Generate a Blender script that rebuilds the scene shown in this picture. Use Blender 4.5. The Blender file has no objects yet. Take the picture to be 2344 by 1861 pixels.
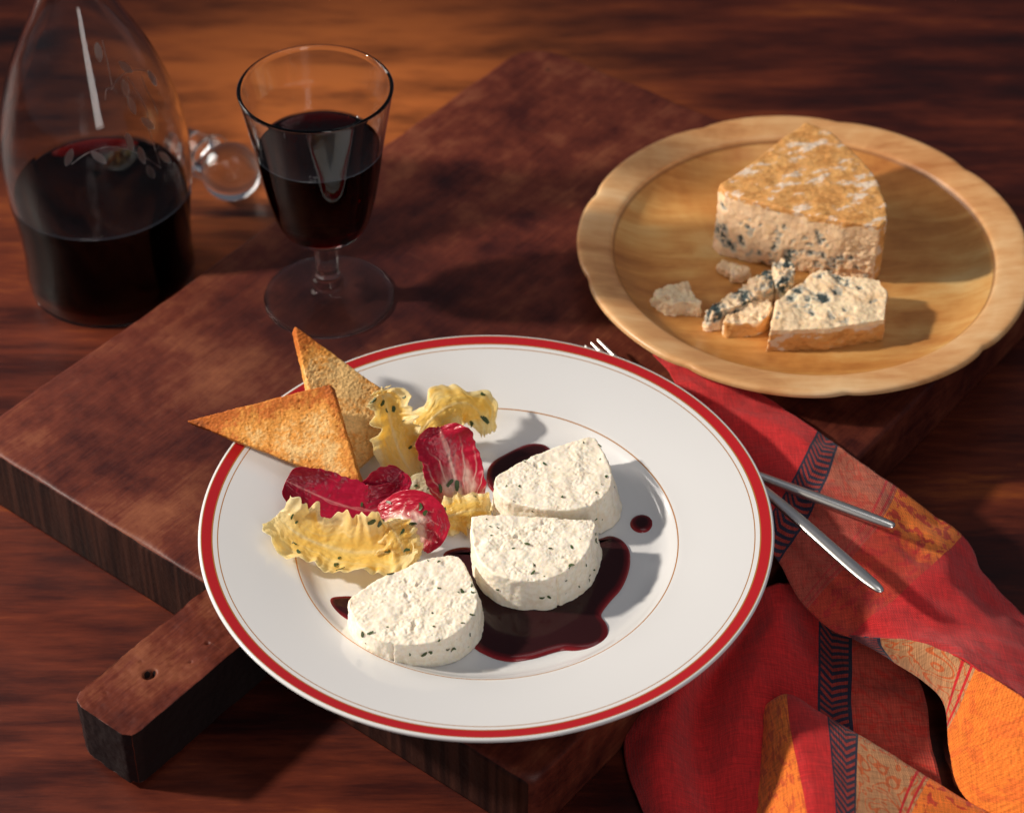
import bpy, bmesh, math, random
from mathutils import Vector, Matrix, noise
from mathutils.bvhtree import BVHTree

random.seed(7)
sc = bpy.context.scene
col = sc.collection
CM = 0.01                       # every length below is in centimetres
T = 3.8                         # height of the cutting board's top above the table

# ------------------------------------------------------------------ camera
cam_d = bpy.data.cameras.new('camera'); cam = bpy.data.objects.new('camera', cam_d); col.objects.link(cam)
cam.location = (0, -0.80, 0.8419)
cam.rotation_euler = (math.pi/2 - 0.727, 0, 0)
cam_d.sensor_width = 36; cam_d.sensor_fit = 'HORIZONTAL'; cam_d.lens = 83.39
cam_d.clip_start = 0.05; cam_d.clip_end = 30
cam_d.dof.use_dof = True; cam_d.dof.focus_distance = 1.105; cam_d.dof.aperture_fstop = 8.5
sc.camera = cam

# ------------------------------------------------------------------ light
world = bpy.data.worlds.new('World'); sc.world = world; world.use_nodes = True
bg = world.node_tree.nodes['Background']
bg.inputs['Color'].default_value = (0.80, 0.84, 1.0, 1); bg.inputs['Strength'].default_value = 0.12

def aim(o, target):
    o.rotation_euler = (Vector(target) - o.location).to_track_quat('-Z', 'Y').to_euler()
def spot(name, loc, target, power, color, radius, size, blend):
    l = bpy.data.lights.new(name, 'SPOT'); l.energy = power; l.color = color
    l.shadow_soft_size = radius; l.spot_size = math.radians(size); l.spot_blend = blend
    o = bpy.data.objects.new(name, l); col.objects.link(o); o.location = loc; aim(o, target); return o
def area(name, loc, target, power, color, sx, sy):
    l = bpy.data.lights.new(name, 'AREA'); l.energy = power; l.color = color
    l.shape = 'RECTANGLE'; l.size = sx; l.size_y = sy
    o = bpy.data.objects.new(name, l); col.objects.link(o); o.location = loc; aim(o, target); return o
# hard key lamp from the left
spot('key_lamp', (-1.55, 0.10, 1.04), (0.18, 0.05, 0.04), 185, (1.0, 0.90, 0.78), 0.06, 38, 1.0)
# soft box overhead
area('soft_box', (0.35, 0.25, 1.45), (0.02, 0.05, 0.0), 2.0, (1.0, 0.97, 0.96), 0.7, 0.5)
# soft box at the far left: the broad sheen on the carafe's shoulder
area('side_soft_box', (-1.05, 0.62, 0.50), (-0.20, 0.28, 0.08), 8.0, (1.0, 0.90, 0.82), 0.5, 0.7)
# narrow strip lamp beside the camera: the streak down the carafe
area('strip_lamp', (0.38, -1.25, 0.75), (-0.22, 0.25, 0.12), 5.5, (1.0, 0.95, 0.9), 0.30, 1.2)

sc.view_settings.view_transform = 'Standard'; sc.view_settings.look = 'None'
sc.view_settings.exposure = 0.0; sc.view_settings.gamma = 1.0; sc.view_settings.use_curve_mapping = False
sc.cycles.use_denoising = True
sc.cycles.max_bounces = 14; sc.cycles.transmission_bounces = 12; sc.cycles.transparent_max_bounces = 12
sc.cycles.sample_clamp_indirect = 4.0

D = {"slices":[{"z0":4.42,"h":2.1,"top":[[-0.83,1.99],[-0.66,2.43],[0.36,3.24],[1.57,4.06],[2.53,4.63],[3.31,4.95],[3.92,5.11],[4.17,4.69],[4.48,3.68],[4.71,2.8],[4.76,2.05],[4.58,1.32],[4.14,0.71],[3.46,0.22],[2.62,0.01],[1.61,0.04],[0.61,0.29],[-0.15,0.59],[-0.57,1.07],[-0.78,1.56]],
 "flare":[0.62,0.38]},{"z0":4.42,"h":2.1,"top":[[-1.9,-0.61],[-1.82,-0.37],[-0.9,-0.32],[0.36,-0.37],[1.61,-0.47],[2.86,-0.57],[3.73,-0.61],[3.87,-0.97],[3.79,-1.68],[3.65,-2.26],[3.3,-3.07],[2.72,-3.76],[1.97,-4.33],[1.24,-4.61],[0.35,-4.56],[-0.47,-4.33],[-1.04,-3.93],[-1.49,-3.3],[-1.75,-2.5],[-1.88,-1.56]],
 "flare":[0.5,0.2]},{"z0":4.42,"h":1.7,"top":[[-7.35,-5.29],[-6.88,-4.85],[-6.02,-4.05],[-5.14,-3.54],[-4.18,-2.91],[-3.36,-2.65],[-2.62,-2.58],[-2.28,-3.02],[-2.03,-3.6],[-1.81,-4.17],[-1.64,-4.85],[-1.56,-5.4],[-1.67,-6.18],[-2.06,-6.95],[-2.69,-7.6],[-3.4,-7.98],[-4.34,-8.16],[-5.3,-8.09],[-6.11,-7.76],[-6.77,-7.17],[-7.17,-6.4],[-7.36,-5.85]],
 "flare":[0.38,0.3]}],
 "sauce":{"main":[[-3.18,-0.71],[-2.6,-0.43],[-2.01,-0.39],[-1.24,-0.59],[0.36,-0.89],[2.47,-0.65],[4.18,0.19],[4.7,0.37],[5.2,0.13],[5.52,-0.41],[5.59,-1.12],[5.46,-2.06],[5.09,-3.1],[4.56,-3.9],[4.17,-4.58],[4.14,-4.92],[4.36,-5.37],[4.4,-6.03],[4.16,-6.58],[3.66,-6.91],[3.01,-7.02],[2.37,-6.97],[1.8,-7.13],[0.99,-7.46],[0.1,-7.65],[-0.54,-7.56],[-1.19,-7.24],[-1.76,-6.75],[-2.34,-5.7],[-2.71,-3.68],[-3.03,-2.06],[-3.24,-1.24]],
 "back":[[-1.24,4.64],[-1.16,5.15],[-0.86,5.67],[-0.33,6.12],[0.29,6.58],[0.82,6.84],[1.35,6.87],[1.79,6.64],[2.01,5.93],[1.51,4.77],[0.63,3.63],[-0.24,3.07],[-0.67,3.13],[-1.06,3.63],[-1.24,4.14]],
 "drop":[[6.77,1.22],[6.74,1.03],[6.65,0.86],[6.52,0.73],[6.37,0.64],[6.19,0.61],[6.02,0.64],[5.87,0.73],[5.76,0.86],[5.68,1.03],[5.66,1.22],[5.7,1.41],[5.78,1.58],[5.91,1.71],[6.07,1.8],[6.24,1.83],[6.41,1.8],[6.57,1.71],[6.68,1.58],[6.76,1.41]],
 "left":[[-8.5,-4.02],[-8.37,-3.68],[-7.92,-3.58],[-7.34,-3.62],[-6.66,-4.13],[-6.63,-4.81],[-6.93,-5.26],[-7.43,-5.2],[-8.02,-4.81],[-8.37,-4.41]]},
 "toast":[[[-15.85,5.48,7.2],[-8.74,6.3,8.9],[-7.1,2.0,5.9]],[[-10.76,10.11,9.4],[-4.83,7.25,6.2],[-8.66,2.57,4.95]]],
 "wedge_top":[[11.02,22.39],[12.73,24.13],[14.5,26.33],[16.21,28.22],[17.44,27.38],[18.74,25.15],[19.48,23.26],[19.78,20.75],[19.66,19.26],[19.21,18.82],[17.39,19.17],[15.15,20.03],[12.73,21.01],[11.37,21.8]],
 "slab_top":[[15.63,17.87],[16.22,18.37],[17.51,18.0],[19.34,17.62],[19.6,16.51],[19.22,14.32],[16.29,13.61],[13.24,13.43],[13.56,14.56],[13.82,15.9]],
 "chunks":[{"z0":4.7,"z1":5.9,"o":[[10.16,15.41],[10.39,16.02],[11.71,17.25],[13.4,18.88],[13.81,18.63],[13.68,17.5],[12.35,16.39],[10.81,15.41]]},{"z0":4.7,"z1":5.65,"o":[[11.13,15.35],[11.98,16.45],[13.25,16.82],[13.55,16.21],[13.12,15.11],[12.01,14.75],[11.17,14.75]]},{"z0":4.7,"z1":6.2,"o":[[13.87,19.13],[14.53,19.51],[15.02,18.88],[14.69,17.75],[13.97,17.5]]},{"z0":4.7,"z1":5.2,"o":[[11.11,20.53],[11.68,20.66],[12.44,20.15],[11.84,19.63],[11.16,20.15]]},{"z0":4.7,"z1":5.3,"o":[[11.67,19.57],[12.27,20.15],[12.72,19.76],[12.37,19.38],[11.81,19.25]]},{"z0":4.7,"z1":5.6000000000000005,"o":[[7.44,17.43],[9.11,18.23],[9.41,18.19],[9.55,17.23],[9.88,16.44],[9.02,16.6],[8.14,16.44]]}],
 "leaves":{"LA":[[-4.62,3.83,4.8],[-5.36,4.3,6.0],[-5.81,5.03,7.2],[-6.11,5.75,8.1],[-6.38,6.15,8.6]],
 "LB":[[-4.94,4.52,5.0],[-4.48,5.73,6.1],[-3.56,6.58,6.8],[-2.41,7.28,6.8],[-1.55,7.22,6.1],[-1.32,6.71,5.2]],
 "LC":[[-11.07,0.08,6.1],[-10.22,-0.63,5.7],[-8.88,-1.11,5.3],[-7.3,-1.48,5.2],[-5.73,-1.52,5.4],[-4.81,-1.1,5.7]],
 "LC2":[[-4.81,-1.99,4.7],[-5.06,-1.69,5.5],[-5.43,-1.19,6.1],[-5.84,-0.65,6.5]],
 "LD":[[-3.7,0.93,4.8],[-2.89,0.9,5.3],[-1.99,1.02,5.5],[-0.97,1.22,5.3]],
 "LE":[[-2.71,3.0,4.7],[-3.75,3.12,4.9],[-4.78,2.95,4.9],[-5.34,2.56,4.8]],
 "R1":[[-10.76,2.03,6.5],[-9.7,1.91,5.9],[-8.34,1.51,5.5],[-6.75,1.22,5.3],[-5.3,2.0,5.5]],
 "R2":[[-2.35,2.01,4.7],[-2.65,2.61,5.7],[-3.03,3.44,6.8],[-3.37,3.98,7.6],[-3.49,4.37,7.8]],
 "R3":[[-6.27,0.64,5.4],[-5.12,0.5,6.1],[-4.09,0.08,6.1],[-3.81,-0.32,5.4],[-4.22,-0.83,4.7]],
 "R4":[[-7.02,1.92,5.1],[-6.32,2.12,5.7],[-5.63,2.41,6.2],[-5.29,2.76,6.5]],
 "R5":[[-9.09,1.43,5.0],[-7.9,0.98,4.75],[-6.52,0.64,4.7],[-5.16,0.67,4.8]]},
 "nap":{"P1":[[[7.34,14.05,4.2],[8.23,12.24,4.3],[8.92,9.06,4.2],[9.48,6.35,4.1]],[[9.63,13.06,4.3],[9.95,10.53,4.5],[10.25,7.53,4.3],[10.31,4.63,4.1]],[[12.65,10.91,4.3],[12.18,8.26,4.6],[12.01,5.79,4.3],[11.34,2.79,4.1]],[[15.28,8.06,4.3],[14.34,5.74,4.5],[13.22,3.41,4.3],[11.92,1.19,3.9]],[[16.27,7.11,4.2],[15.4,4.42,4.3],[14.26,1.97,4.1],[12.74,-0.39,3.4]],[[18.95,4.38,3.7],[17.95,2.07,4.0],[16.35,-0.21,3.7],[13.89,-2.97,3.0]],[[22.15,2.58,2.2],[20.51,-0.04,3.2],[18.35,-2.53,3.5],[15.67,-4.92,3.2]],[[22.98,0.51,1.5],[21.58,-2.47,2.8],[19.92,-4.26,3.4],[18.17,-5.65,3.7]],[[24.68,-1.54,1.0],[23.35,-4.38,2.4],[22.01,-6.49,3.4],[20.14,-6.89,4.0]],[[27.07,-3.67,0.8],[25.47,-6.43,2.2],[24.07,-8.56,3.3],[22.99,-9.78,4.2]],[[29.37,-5.88,0.6],[27.71,-8.45,2.2],[26.49,-10.52,3.3],[25.42,-12.11,4.2]]],
 "P2":[[[15.63,-4.92,3.2],[15.79,-5.02,3.05],[16.11,-5.17,2.9]],[[16.89,-5.51,3.55],[17.03,-5.66,3.1],[17.62,-5.9,2.4]],[[18.27,-5.69,3.75],[18.39,-6.27,3.0],[18.97,-6.81,2.1]],[[20.14,-6.89,4.0],[19.86,-7.58,2.9],[19.77,-8.04,1.8]],[[21.54,-8.25,4.1],[20.67,-9.53,2.8],[19.7,-10.32,1.6]],[[22.99,-9.78,4.2],[21.77,-11.57,2.6],[19.92,-12.4,1.3]],[[25.42,-12.11,4.2],[24.09,-13.98,2.6],[21.27,-14.7,1.2]],[[27.49,-14.24,4.2],[26.18,-16.06,2.6],[22.92,-17.26,1.2]]],
 "P3":[[[8.1,-3.56,2.0],[9.48,-2.62,2.3],[11.28,-0.63,1.2],[12.84,-0.45,2.0],[14.77,0.0,1.2],[16.51,-1.42,0.7],[18.75,-2.07,0.4]],[[8.05,-4.91,1.5],[9.35,-4.74,2.3],[11.14,-2.63,1.0],[12.68,-2.45,1.8],[14.63,-1.82,0.8],[16.33,-3.18,0.6],[18.94,-4.21,0.4]],[[5.79,-6.67,0.5],[7.46,-7.27,2.0],[9.4,-5.38,0.7],[11.56,-5.39,1.7],[14.36,-4.39,0.6],[16.12,-5.2,0.5],[19.3,-6.59,0.4]],[[5.19,-8.8,0.3],[6.7,-9.74,1.9],[8.56,-8.4,0.5],[10.68,-8.41,1.5],[14.08,-6.96,0.5],[15.89,-7.46,0.4],[19.22,-8.89,0.4]],[[5.37,-11.03,0.3],[6.7,-12.05,1.7],[8.62,-11.06,0.5],[10.74,-10.87,1.1],[13.91,-9.73,0.4],[15.87,-9.69,0.35],[19.37,-11.07,0.35]],[[6.06,-13.46,0.3],[7.23,-14.47,1.4],[9.1,-13.68,0.4],[10.98,-13.6,0.8],[14.04,-12.74,0.4],[15.96,-12.7,0.35],[19.42,-13.77,0.35]],[[6.67,-16.07,0.3],[7.85,-16.6,1.0],[9.57,-16.15,0.4],[11.21,-16.17,0.6],[13.97,-15.59,0.35],[16.27,-15.56,0.3],[20.11,-16.32,0.3]]],
 "P4":[[[11.54,-8.12,0.5],[11.98,-7.86,0.7],[12.86,-7.6,0.9],[13.97,-8.55,1.0],[15.37,-9.68,1.0],[18.14,-11.85,0.8],[21.05,-14.02,0.5]],[[11.48,-7.8,0.8],[11.83,-7.64,1.6],[12.63,-7.85,2.3],[13.81,-8.94,2.5],[15.21,-9.97,2.4],[17.98,-12.03,2.0],[20.97,-13.86,1.3]],[[11.25,-9.7,0.7],[11.69,-10.24,2.0],[12.55,-10.59,2.9],[13.74,-11.37,3.0],[14.93,-12.28,2.8],[17.1,-13.92,2.2],[19.66,-15.63,1.4]],[[10.92,-11.82,0.6],[11.79,-12.78,2.1],[12.71,-13.33,3.1],[13.69,-13.81,3.2],[14.68,-14.49,2.9],[16.44,-15.82,2.3],[18.6,-17.24,1.5]],[[10.71,-14.49,0.6],[11.76,-15.49,2.2],[12.85,-16.15,3.2],[13.64,-16.4,3.2],[14.43,-16.8,2.9],[16.0,-17.84,2.3],[17.73,-19.22,1.5]]]},
 "fork":[[3.95,14.11,4.7],[4.52,13.45,4.55],[12.53,2.52,4.9],[17.07,-3.99,5.15]],
 "stopper":[-16.52,33.45,1.75],
 "wspots":[[0.76,6.36,0.38],[0.63,5.83,0.3],[1.22,5.54,0.28],[2.25,7.09,0.16],[3.01,5.48,0.18],[1.91,6.18,0.2],[2.09,5.91,0.18],[4.06,7.58,0.16],[3.94,7.06,0.2],[3.86,6.54,0.2],[3.81,6.04,0.2],[3.77,5.53,0.2],[3.74,4.91,0.2],[4.34,7.58,0.16],[4.76,5.81,0.34],[4.64,5.29,0.25],[6.07,7.36,0.3],[6.41,7.03,0.22],[5.68,6.69,0.2],[5.73,6.1,0.2],[6.41,6.13,0.24],[6.74,5.19,0.34],[7.08,5.76,0.3],[6.07,5.41,0.2],[7.91,6.32,0.16],[7.35,6.31,0.16],[1.54,5.5,0.3],[4.7,4.49,0.22],[3.24,4.51,0.3],[2.1,4.49,0.2],[0.79,7.86,0.2],[8.29,5.69,0.16],[5.66,4.57,0.2]],
 "sspots":[[16.09,16.2,6.25,0.42],[16.3,15.96,6.25,0.3],[15.45,15.96,6.25,0.25],[15.32,15.35,6.25,0.28],[15.5,14.87,6.25,0.22],[16.9,16.57,6.25,0.3],[17.47,17.56,6.25,0.35],[16.75,18.18,6.25,0.3],[17.82,17.19,6.25,0.25],[16.17,17.81,6.25,0.3],[14.81,16.57,6.25,0.35],[14.54,16.08,6.25,0.3],[17.21,15.05,6.25,0.14],[17.18,17.81,6.25,0.25],[13.7,14.39,6.25,0.15],[18.18,16.94,6.25,0.2],[15.12,17.44,6.25,0.3]],
 "knife":[[12.09,4.18,4.75],[18.22,0.53,4.9]],
 "vine":[[[-21.1,23.73,17.12],[-20.97,23.41,16.46],[-20.81,23.06,15.68],[-20.72,22.72,14.97]],[[-20.74,22.63,14.84],[-20.44,23.05,15.19],[-20.01,23.55,15.3],[-19.39,24.26,14.95],[-19.0,24.6,14.4],[-18.84,24.5,13.83]],[[-23.01,20.98,11.3],[-22.21,21.09,11.87],[-21.36,21.32,12.1],[-20.56,21.59,11.95],[-19.9,21.9,11.49],[-19.19,22.33,10.59],[-18.71,22.69,9.84]],[[-19.97,23.44,15.05],[-19.57,23.37,14.21],[-19.2,23.28,13.12],[-19.09,22.86,12.11],[-18.88,22.75,10.88],[-18.74,22.73,10.1]],[[-19.39,24.03,14.72],[-19.17,23.86,14.01],[-18.88,23.86,13.24],[-18.71,23.72,12.56]],[[-21.06,22.27,14.45],[-20.99,22.53,14.9],[-20.74,22.69,14.93]]],
 "etch":[[-21.31,23.34,16.68,0.9],[-20.1,23.64,15.55,1.5],[-18.96,24.55,14.25,1.1],[-20.12,23.0,14.65,0.9],[-19.86,22.82,13.75,1.0],[-19.17,22.96,12.5,1.5],[-20.04,21.94,12.04,1.0],[-21.59,21.17,11.62,1.7],[-18.54,23.05,10.27,1.5],[-19.2,22.17,9.98,1.3],[-19.54,22.1,11.08,1.0],[-23.08,21.05,11.7,0.6]],
 "carafe":[[0,4.7],[1,4.72],[2.5,4.68],[4.5,4.8],[7,5.1],[9.5,5.1],[12,4.68],[14.5,3.85],[16,3.15],[17.5,2.4],[19,1.85]]}

# ------------------------------------------------------------------ node helpers
class M:
    """small wrapper for building a node material"""
    def __init__(s, name):
        s.m = bpy.data.materials.new(name); s.m.use_nodes = True
        s.t = s.m.node_tree; s.b = s.t.nodes['Principled BSDF']; s.out = s.t.nodes['Material Output']
    def n(s, kind, **kw):
        nd = s.t.nodes.new(kind)
        for k, v in kw.items():
            if k.startswith('_'): setattr(nd, k[1:], v)
            else:
                key = k.replace('__', ' ')
                s.put(nd.inputs[key], v)
        return nd
    def put(s, sock, v):
        if hasattr(v, 'is_output'): s.t.links.new(v, sock)
        elif isinstance(v, tuple) and len(v) == 3 and sock.type == 'RGBA': sock.default_value = (*v, 1)
        else: sock.default_value = v
    def set(s, **kw):
        for k, v in kw.items(): s.put(s.b.inputs[k.replace('__', ' ')], v)
    def obj(s): return s.n('ShaderNodeTexCoord').outputs['Object']
    def mapping(s, vec, scale=(1,1,1), rot=(0,0,0), loc=(0,0,0)):
        return s.n('ShaderNodeMapping', Vector=vec, Scale=scale, Rotation=rot, Location=loc).outputs[0]
    def noise(s, vec, scale, detail=4, rough=.55, dist=0):
        return s.n('ShaderNodeTexNoise', Vector=vec, Scale=scale, Detail=detail, Roughness=rough, Distortion=dist).outputs['Fac']
    def voro(s, vec, scale, feature='F1', out='Distance', rnd=1.0):
        return s.n('ShaderNodeTexVoronoi', _feature=feature, Vector=vec, Scale=scale, Randomness=rnd).outputs[out]
    def ramp(s, fac, stops, interp='LINEAR'):
        r = s.n('ShaderNodeValToRGB', Fac=fac); e = r.color_ramp.elements; r.color_ramp.interpolation = interp
        while len(e) < len(stops): e.new(0.5)
        for i, (p, c) in enumerate(stops):
            e[i].position = p; e[i].color = (*c, 1) if isinstance(c, tuple) else (c, c, c, 1)
        return r.outputs['Color']
    def mix(s, fac, a, b, mode='MIX'):
        nd = s.n('ShaderNodeMix', _data_type='RGBA', _blend_type=mode)
        s.put(nd.inputs[0], fac); s.put(nd.inputs[6], a); s.put(nd.inputs[7], b); return nd.outputs[2]
    def math(s, op, a, b=0.0, c=0.0, clamp=False):
        nd = s.n('ShaderNodeMath', _operation=op, _use_clamp=clamp)
        s.put(nd.inputs[0], a); s.put(nd.inputs[1], b); s.put(nd.inputs[2], c); return nd.outputs[0]
    def sep(s, vec):
        nd = s.n('ShaderNodeSeparateXYZ', Vector=vec); return nd.outputs
    def comb(s, x, y, z): return s.n('ShaderNodeCombineXYZ', X=x, Y=y, Z=z).outputs[0]
    def bump(s, h, strength=.3, dist=.001, normal=None):
        nd = s.n('ShaderNodeBump', Height=h, Strength=strength, Distance=dist)
        if normal is not None: s.put(nd.inputs['Normal'], normal)
        return nd.outputs[0]
    def attr(s, name): return s.n('ShaderNodeAttribute', _attribute_name=name)

# ------------------------------------------------------------------ materials
def mat_table():
    a = M('table_wood'); o = a.obj()
    v1 = a.mapping(o, (6, 40, 9)); v2 = a.mapping(o, (4, 11, 4), loc=(11.9, 8.4, 0)); v3 = a.mapping(o, (40, 300, 40))
    n1 = a.noise(v1, 1.0, 7, .62, .15); n2 = a.noise(v2, 1.0, 4, .6, .3); n3 = a.noise(v3, 1.0, 5, .7)
    f = a.math('ADD', a.math('MULTIPLY', n1, .46), a.math('ADD', a.math('MULTIPLY', n2, .58), a.math('MULTIPLY', n3, .20)))
    c = a.ramp(f, [(.46, (.010, .004, .005)), (.57, (.040, .008, .006)), (.68, (.110, .021, .010)), (.82, (.30, .075, .016))])
    # paler orange area of the table top behind the glass
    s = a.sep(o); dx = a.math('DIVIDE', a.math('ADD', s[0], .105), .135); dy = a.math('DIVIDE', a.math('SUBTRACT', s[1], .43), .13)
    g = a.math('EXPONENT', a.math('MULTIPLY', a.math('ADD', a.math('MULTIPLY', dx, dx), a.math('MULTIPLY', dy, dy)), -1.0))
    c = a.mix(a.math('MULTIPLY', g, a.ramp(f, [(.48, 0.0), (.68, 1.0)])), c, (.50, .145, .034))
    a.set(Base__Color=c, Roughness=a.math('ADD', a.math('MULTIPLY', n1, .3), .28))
    a.b.inputs['Specular IOR Level'].default_value = .18
    a.set(Normal=a.bump(a.math('ADD', n3, a.math('MULTIPLY', n1, .6)), .25, .0008)); return a.m
def mat_board(end=False):
    a = M('board_wood'); o = a.obj()          # object x = along the front edge, y = along the grain
    v1 = a.mapping(o, (30, 7, 30)); v3 = a.mapping(o, (260, 26, 260))
    n1 = a.noise(v1, 1.0, 6, .6, .5); n2 = a.noise(o, 11, 5, .6, .3); n3 = a.noise(v3, 1.0, 4, .6); n4 = a.noise(o, 55, 5, .7); n5 = a.noise(a.mapping(o, (900, 60, 900)), 1.0, 3, .6)
    f = a.math('ADD', a.math('ADD', a.math('MULTIPLY', n1, .22), a.math('MULTIPLY', a.math('SUBTRACT', n5, .5), .12)), a.math('ADD', a.math('MULTIPLY', n2, .50), a.math('ADD', a.math('MULTIPLY', n3, .10), a.math('MULTIPLY', n4, .30))))
    c = a.ramp(f, [(.39, (.010, .004, .005)), (.49, (.046, .009, .007)), (.59, (.115, .025, .014)), (.74, (.25, .085, .040))])
    # shade painted into the board's colour around the wine glass
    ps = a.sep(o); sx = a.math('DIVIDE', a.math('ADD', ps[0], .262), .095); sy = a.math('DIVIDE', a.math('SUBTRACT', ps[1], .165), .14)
    shade_m = a.math('EXPONENT', a.math('MULTIPLY', a.math('ADD', a.math('MULTIPLY', sx, sx), a.math('MULTIPLY', sy, sy)), -1.0))
    shade_m = a.math('MULTIPLY', shade_m, a.ramp(n2, [(.30, 1.0), (.72, .35)]))
    c = a.mix(a.math('MULTIPLY', shade_m, .85), c, (.017, .007, .009))
    # small dark knife marks and worm holes
    vd = a.voro(a.mapping(o, (1, 1, .2)), 58); hole = a.math('LESS_THAN', vd, a.math('MULTIPLY', a.math('GREATER_THAN', n2, .60), .06))
    c = a.mix(hole, c, (.008, .005, .005))
    scr = a.noise(a.mapping(o, (18, 520, 18), rot=(0, 0, .5)), 1.0, 2, .5)
    c = a.mix(a.math('MULTIPLY', a.math('GREATER_THAN', scr, .72), .15), c, (.20, .09, .05))
    # striped end grain on the faces that look along the grain
    g = a.n('ShaderNodeTexCoord').outputs['Normal']; gy = a.math('ABSOLUTE', a.sep(g)[1])
    st = a.noise(a.mapping(o, (210, 1, 7)), 1.0, 3, .5, .2)
    ce = a.ramp(st, [(.40, (.006, .003, .003)), (.64, (.036, .014, .010))])
    c = a.mix(a.math('GREATER_THAN', gy, .8), c, (.012, .008, .009) if end else a.mix(.06, ce, c))
    if end: c = a.mix(a.math('GREATER_THAN', a.math('ABSOLUTE', a.sep(g)[0]), .75), c, (.014, .009, .009))
    h = a.math('SUBTRACT', a.math('ADD', n3, a.math('MULTIPLY', n4, .8)), a.math('MULTIPLY', hole, 1.5))
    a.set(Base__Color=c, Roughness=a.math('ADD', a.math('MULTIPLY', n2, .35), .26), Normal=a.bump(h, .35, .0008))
    a.b.inputs['Specular IOR Level'].default_value = .16
    return a.m
def mat_porcelain():
    a = M('porcelain'); o = a.obj(); s = a.sep(o)
    r = a.math('MULTIPLY', a.math('SQRT', a.math('ADD', a.math('MULTIPLY', s[0], s[0]), a.math('MULTIPLY', s[1], s[1]))), 100.0)
    def band(lo, hi): return a.math('MULTIPLY', a.math('GREATER_THAN', r, lo), a.math('LESS_THAN', r, hi))
    topside = a.math('GREATER_THAN', a.sep(a.n('ShaderNodeTexCoord').outputs['Normal'])[2], .05)
    red = a.math('MULTIPLY', band(12.88, 13.33), topside)
    gold = a.math('MAXIMUM', a.math('MAXIMUM', band(12.82, 12.88), band(13.33, 13.37)), a.math('MAXIMUM', band(12.57, 12.62), band(9.02, 9.08)))
    gold = a.math('MULTIPLY', gold, topside)
    c = a.mix(red, (.655, .66, .665), (.40, .012, .016)); c = a.mix(gold, c, (.55, .25, .07))
    a.set(Base__Color=c, Roughness=a.mix(gold, (.13, .13, .13), (.25, .25, .25)), Metallic=a.math('MULTIPLY', gold, .4))
    a.b.inputs['Coat Weight'].default_value = .3; a.b.inputs['Coat Roughness'].default_value = .05
    return a.m
def mat_cheese():
    a = M('herb_cheese'); o = a.obj()
    n1 = a.noise(o, 330, 5, .6); n2 = a.noise(o, 1100, 3, .6); n3 = a.noise(o, 90, 3, .5)
    c = a.ramp(n1, [(.3, (.80, .69, .52)), (.5, (.87, .79, .65)), (.75, (.90, .85, .74))])
    c = a.mix(a.math('MULTIPLY', a.ramp(n3, [(.56, 0.0), (.72, 1.0)]), .45), c, (.82, .67, .50))
    fk = a.voro(a.mapping(o, (1, 1, 1)), 330); sel = a.noise(o, 150, 2)
    fl = a.math('MULTIPLY', a.math('LESS_THAN', fk, .20), a.math('GREATER_THAN', sel, .64))
    c = a.mix(a.math('MULTIPLY', fl, .55), c, (.34, .38, .30))
    a.set(Base__Color=c, Roughness=.62, Normal=a.bump(a.math('ADD', a.math('MULTIPLY', n2, .7), n1), .20, .0007))
    a.b.inputs['Subsurface Weight'].default_value = .35; a.b.inputs['Subsurface Radius'].default_value = (1, .7, .4)
    a.b.inputs['Subsurface Scale'].default_value = .0025; a.b.inputs['Specular IOR Level'].default_value = .35
    return a.m
def mat_vcol(name, rough, bumps, sss=0, sss_scale=.002, spec=.3, var=.15, vscale=300):
    a = M(name); o = a.obj(); c = a.attr('Col').outputs['Color']
    n = a.noise(o, vscale, 4, .6)
    c = a.mix(var, c, a.mix(1.0, c, a.ramp(n, [(.3, (.45, .42, .40)), (.7, (1.5, 1.5, 1.5))]), 'MULTIPLY'))
    h = None
    for s_, w in bumps:
        x = a.math('MULTIPLY', a.noise(o, s_, 4, .6), w); h = x if h is None else a.math('ADD', h, x)
    a.set(Base__Color=c, Roughness=rough, Normal=a.bump(h, .5, .0008))
    a.b.inputs['Specular IOR Level'].default_value = spec
    if sss:
        a.b.inputs['Subsurface Weight'].default_value = sss; a.b.inputs['Subsurface Radius'].default_value = (1, .6, .3)
        a.b.inputs['Subsurface Scale'].default_value = sss_scale
    return a.m
def mat_leaf(name, rough=.28, trans=.35, tint=(1, 1, 1)):
    a = M(name); o = a.obj(); c = a.attr('Col').outputs['Color']
    n = a.noise(o, 420, 4, .6); n2 = a.noise(o, 130, 3, .6)
    a.set(Base__Color=c, Roughness=rough, Normal=a.bump(a.math('ADD', n2, a.math('MULTIPLY', n, .4)), .18, .0006))
    a.b.inputs['Coat Weight'].default_value = .14; a.b.inputs['Coat Roughness'].default_value = .1; a.b.inputs['Specular IOR Level'].default_value = .35
    tr = a.n('ShaderNodeBsdfTranslucent', Color=c)
    mx = a.n('ShaderNodeMixShader', Fac=trans); a.t.links.new(a.b.outputs[0], mx.inputs[1]); a.t.links.new(tr.outputs[0], mx.inputs[2])
    a.t.links.new(mx.outputs[0], a.out.inputs['Surface']); return a.m
def mat_simple(name, c, rough=.4, metal=0, coat=0, spec=.5):
    a = M(name); a.set(Base__Color=c, Roughness=rough, Metallic=metal); a.b.inputs['Coat Weight'].default_value = coat
    a.b.inputs['Specular IOR Level'].default_value = spec; return a.m
def mat_sauce():
    a = M('red_wine_sauce'); d = a.attr('Depth').outputs['Fac']
    c = a.ramp(d, [(.0, (.26, .018, .022)), (.45, (.10, .009, .012)), (1.0, (.026, .007, .008))])
    a.set(Base__Color=c, Roughness=.12); a.b.inputs['Specular IOR Level'].default_value = .22
    return a.m
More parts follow.
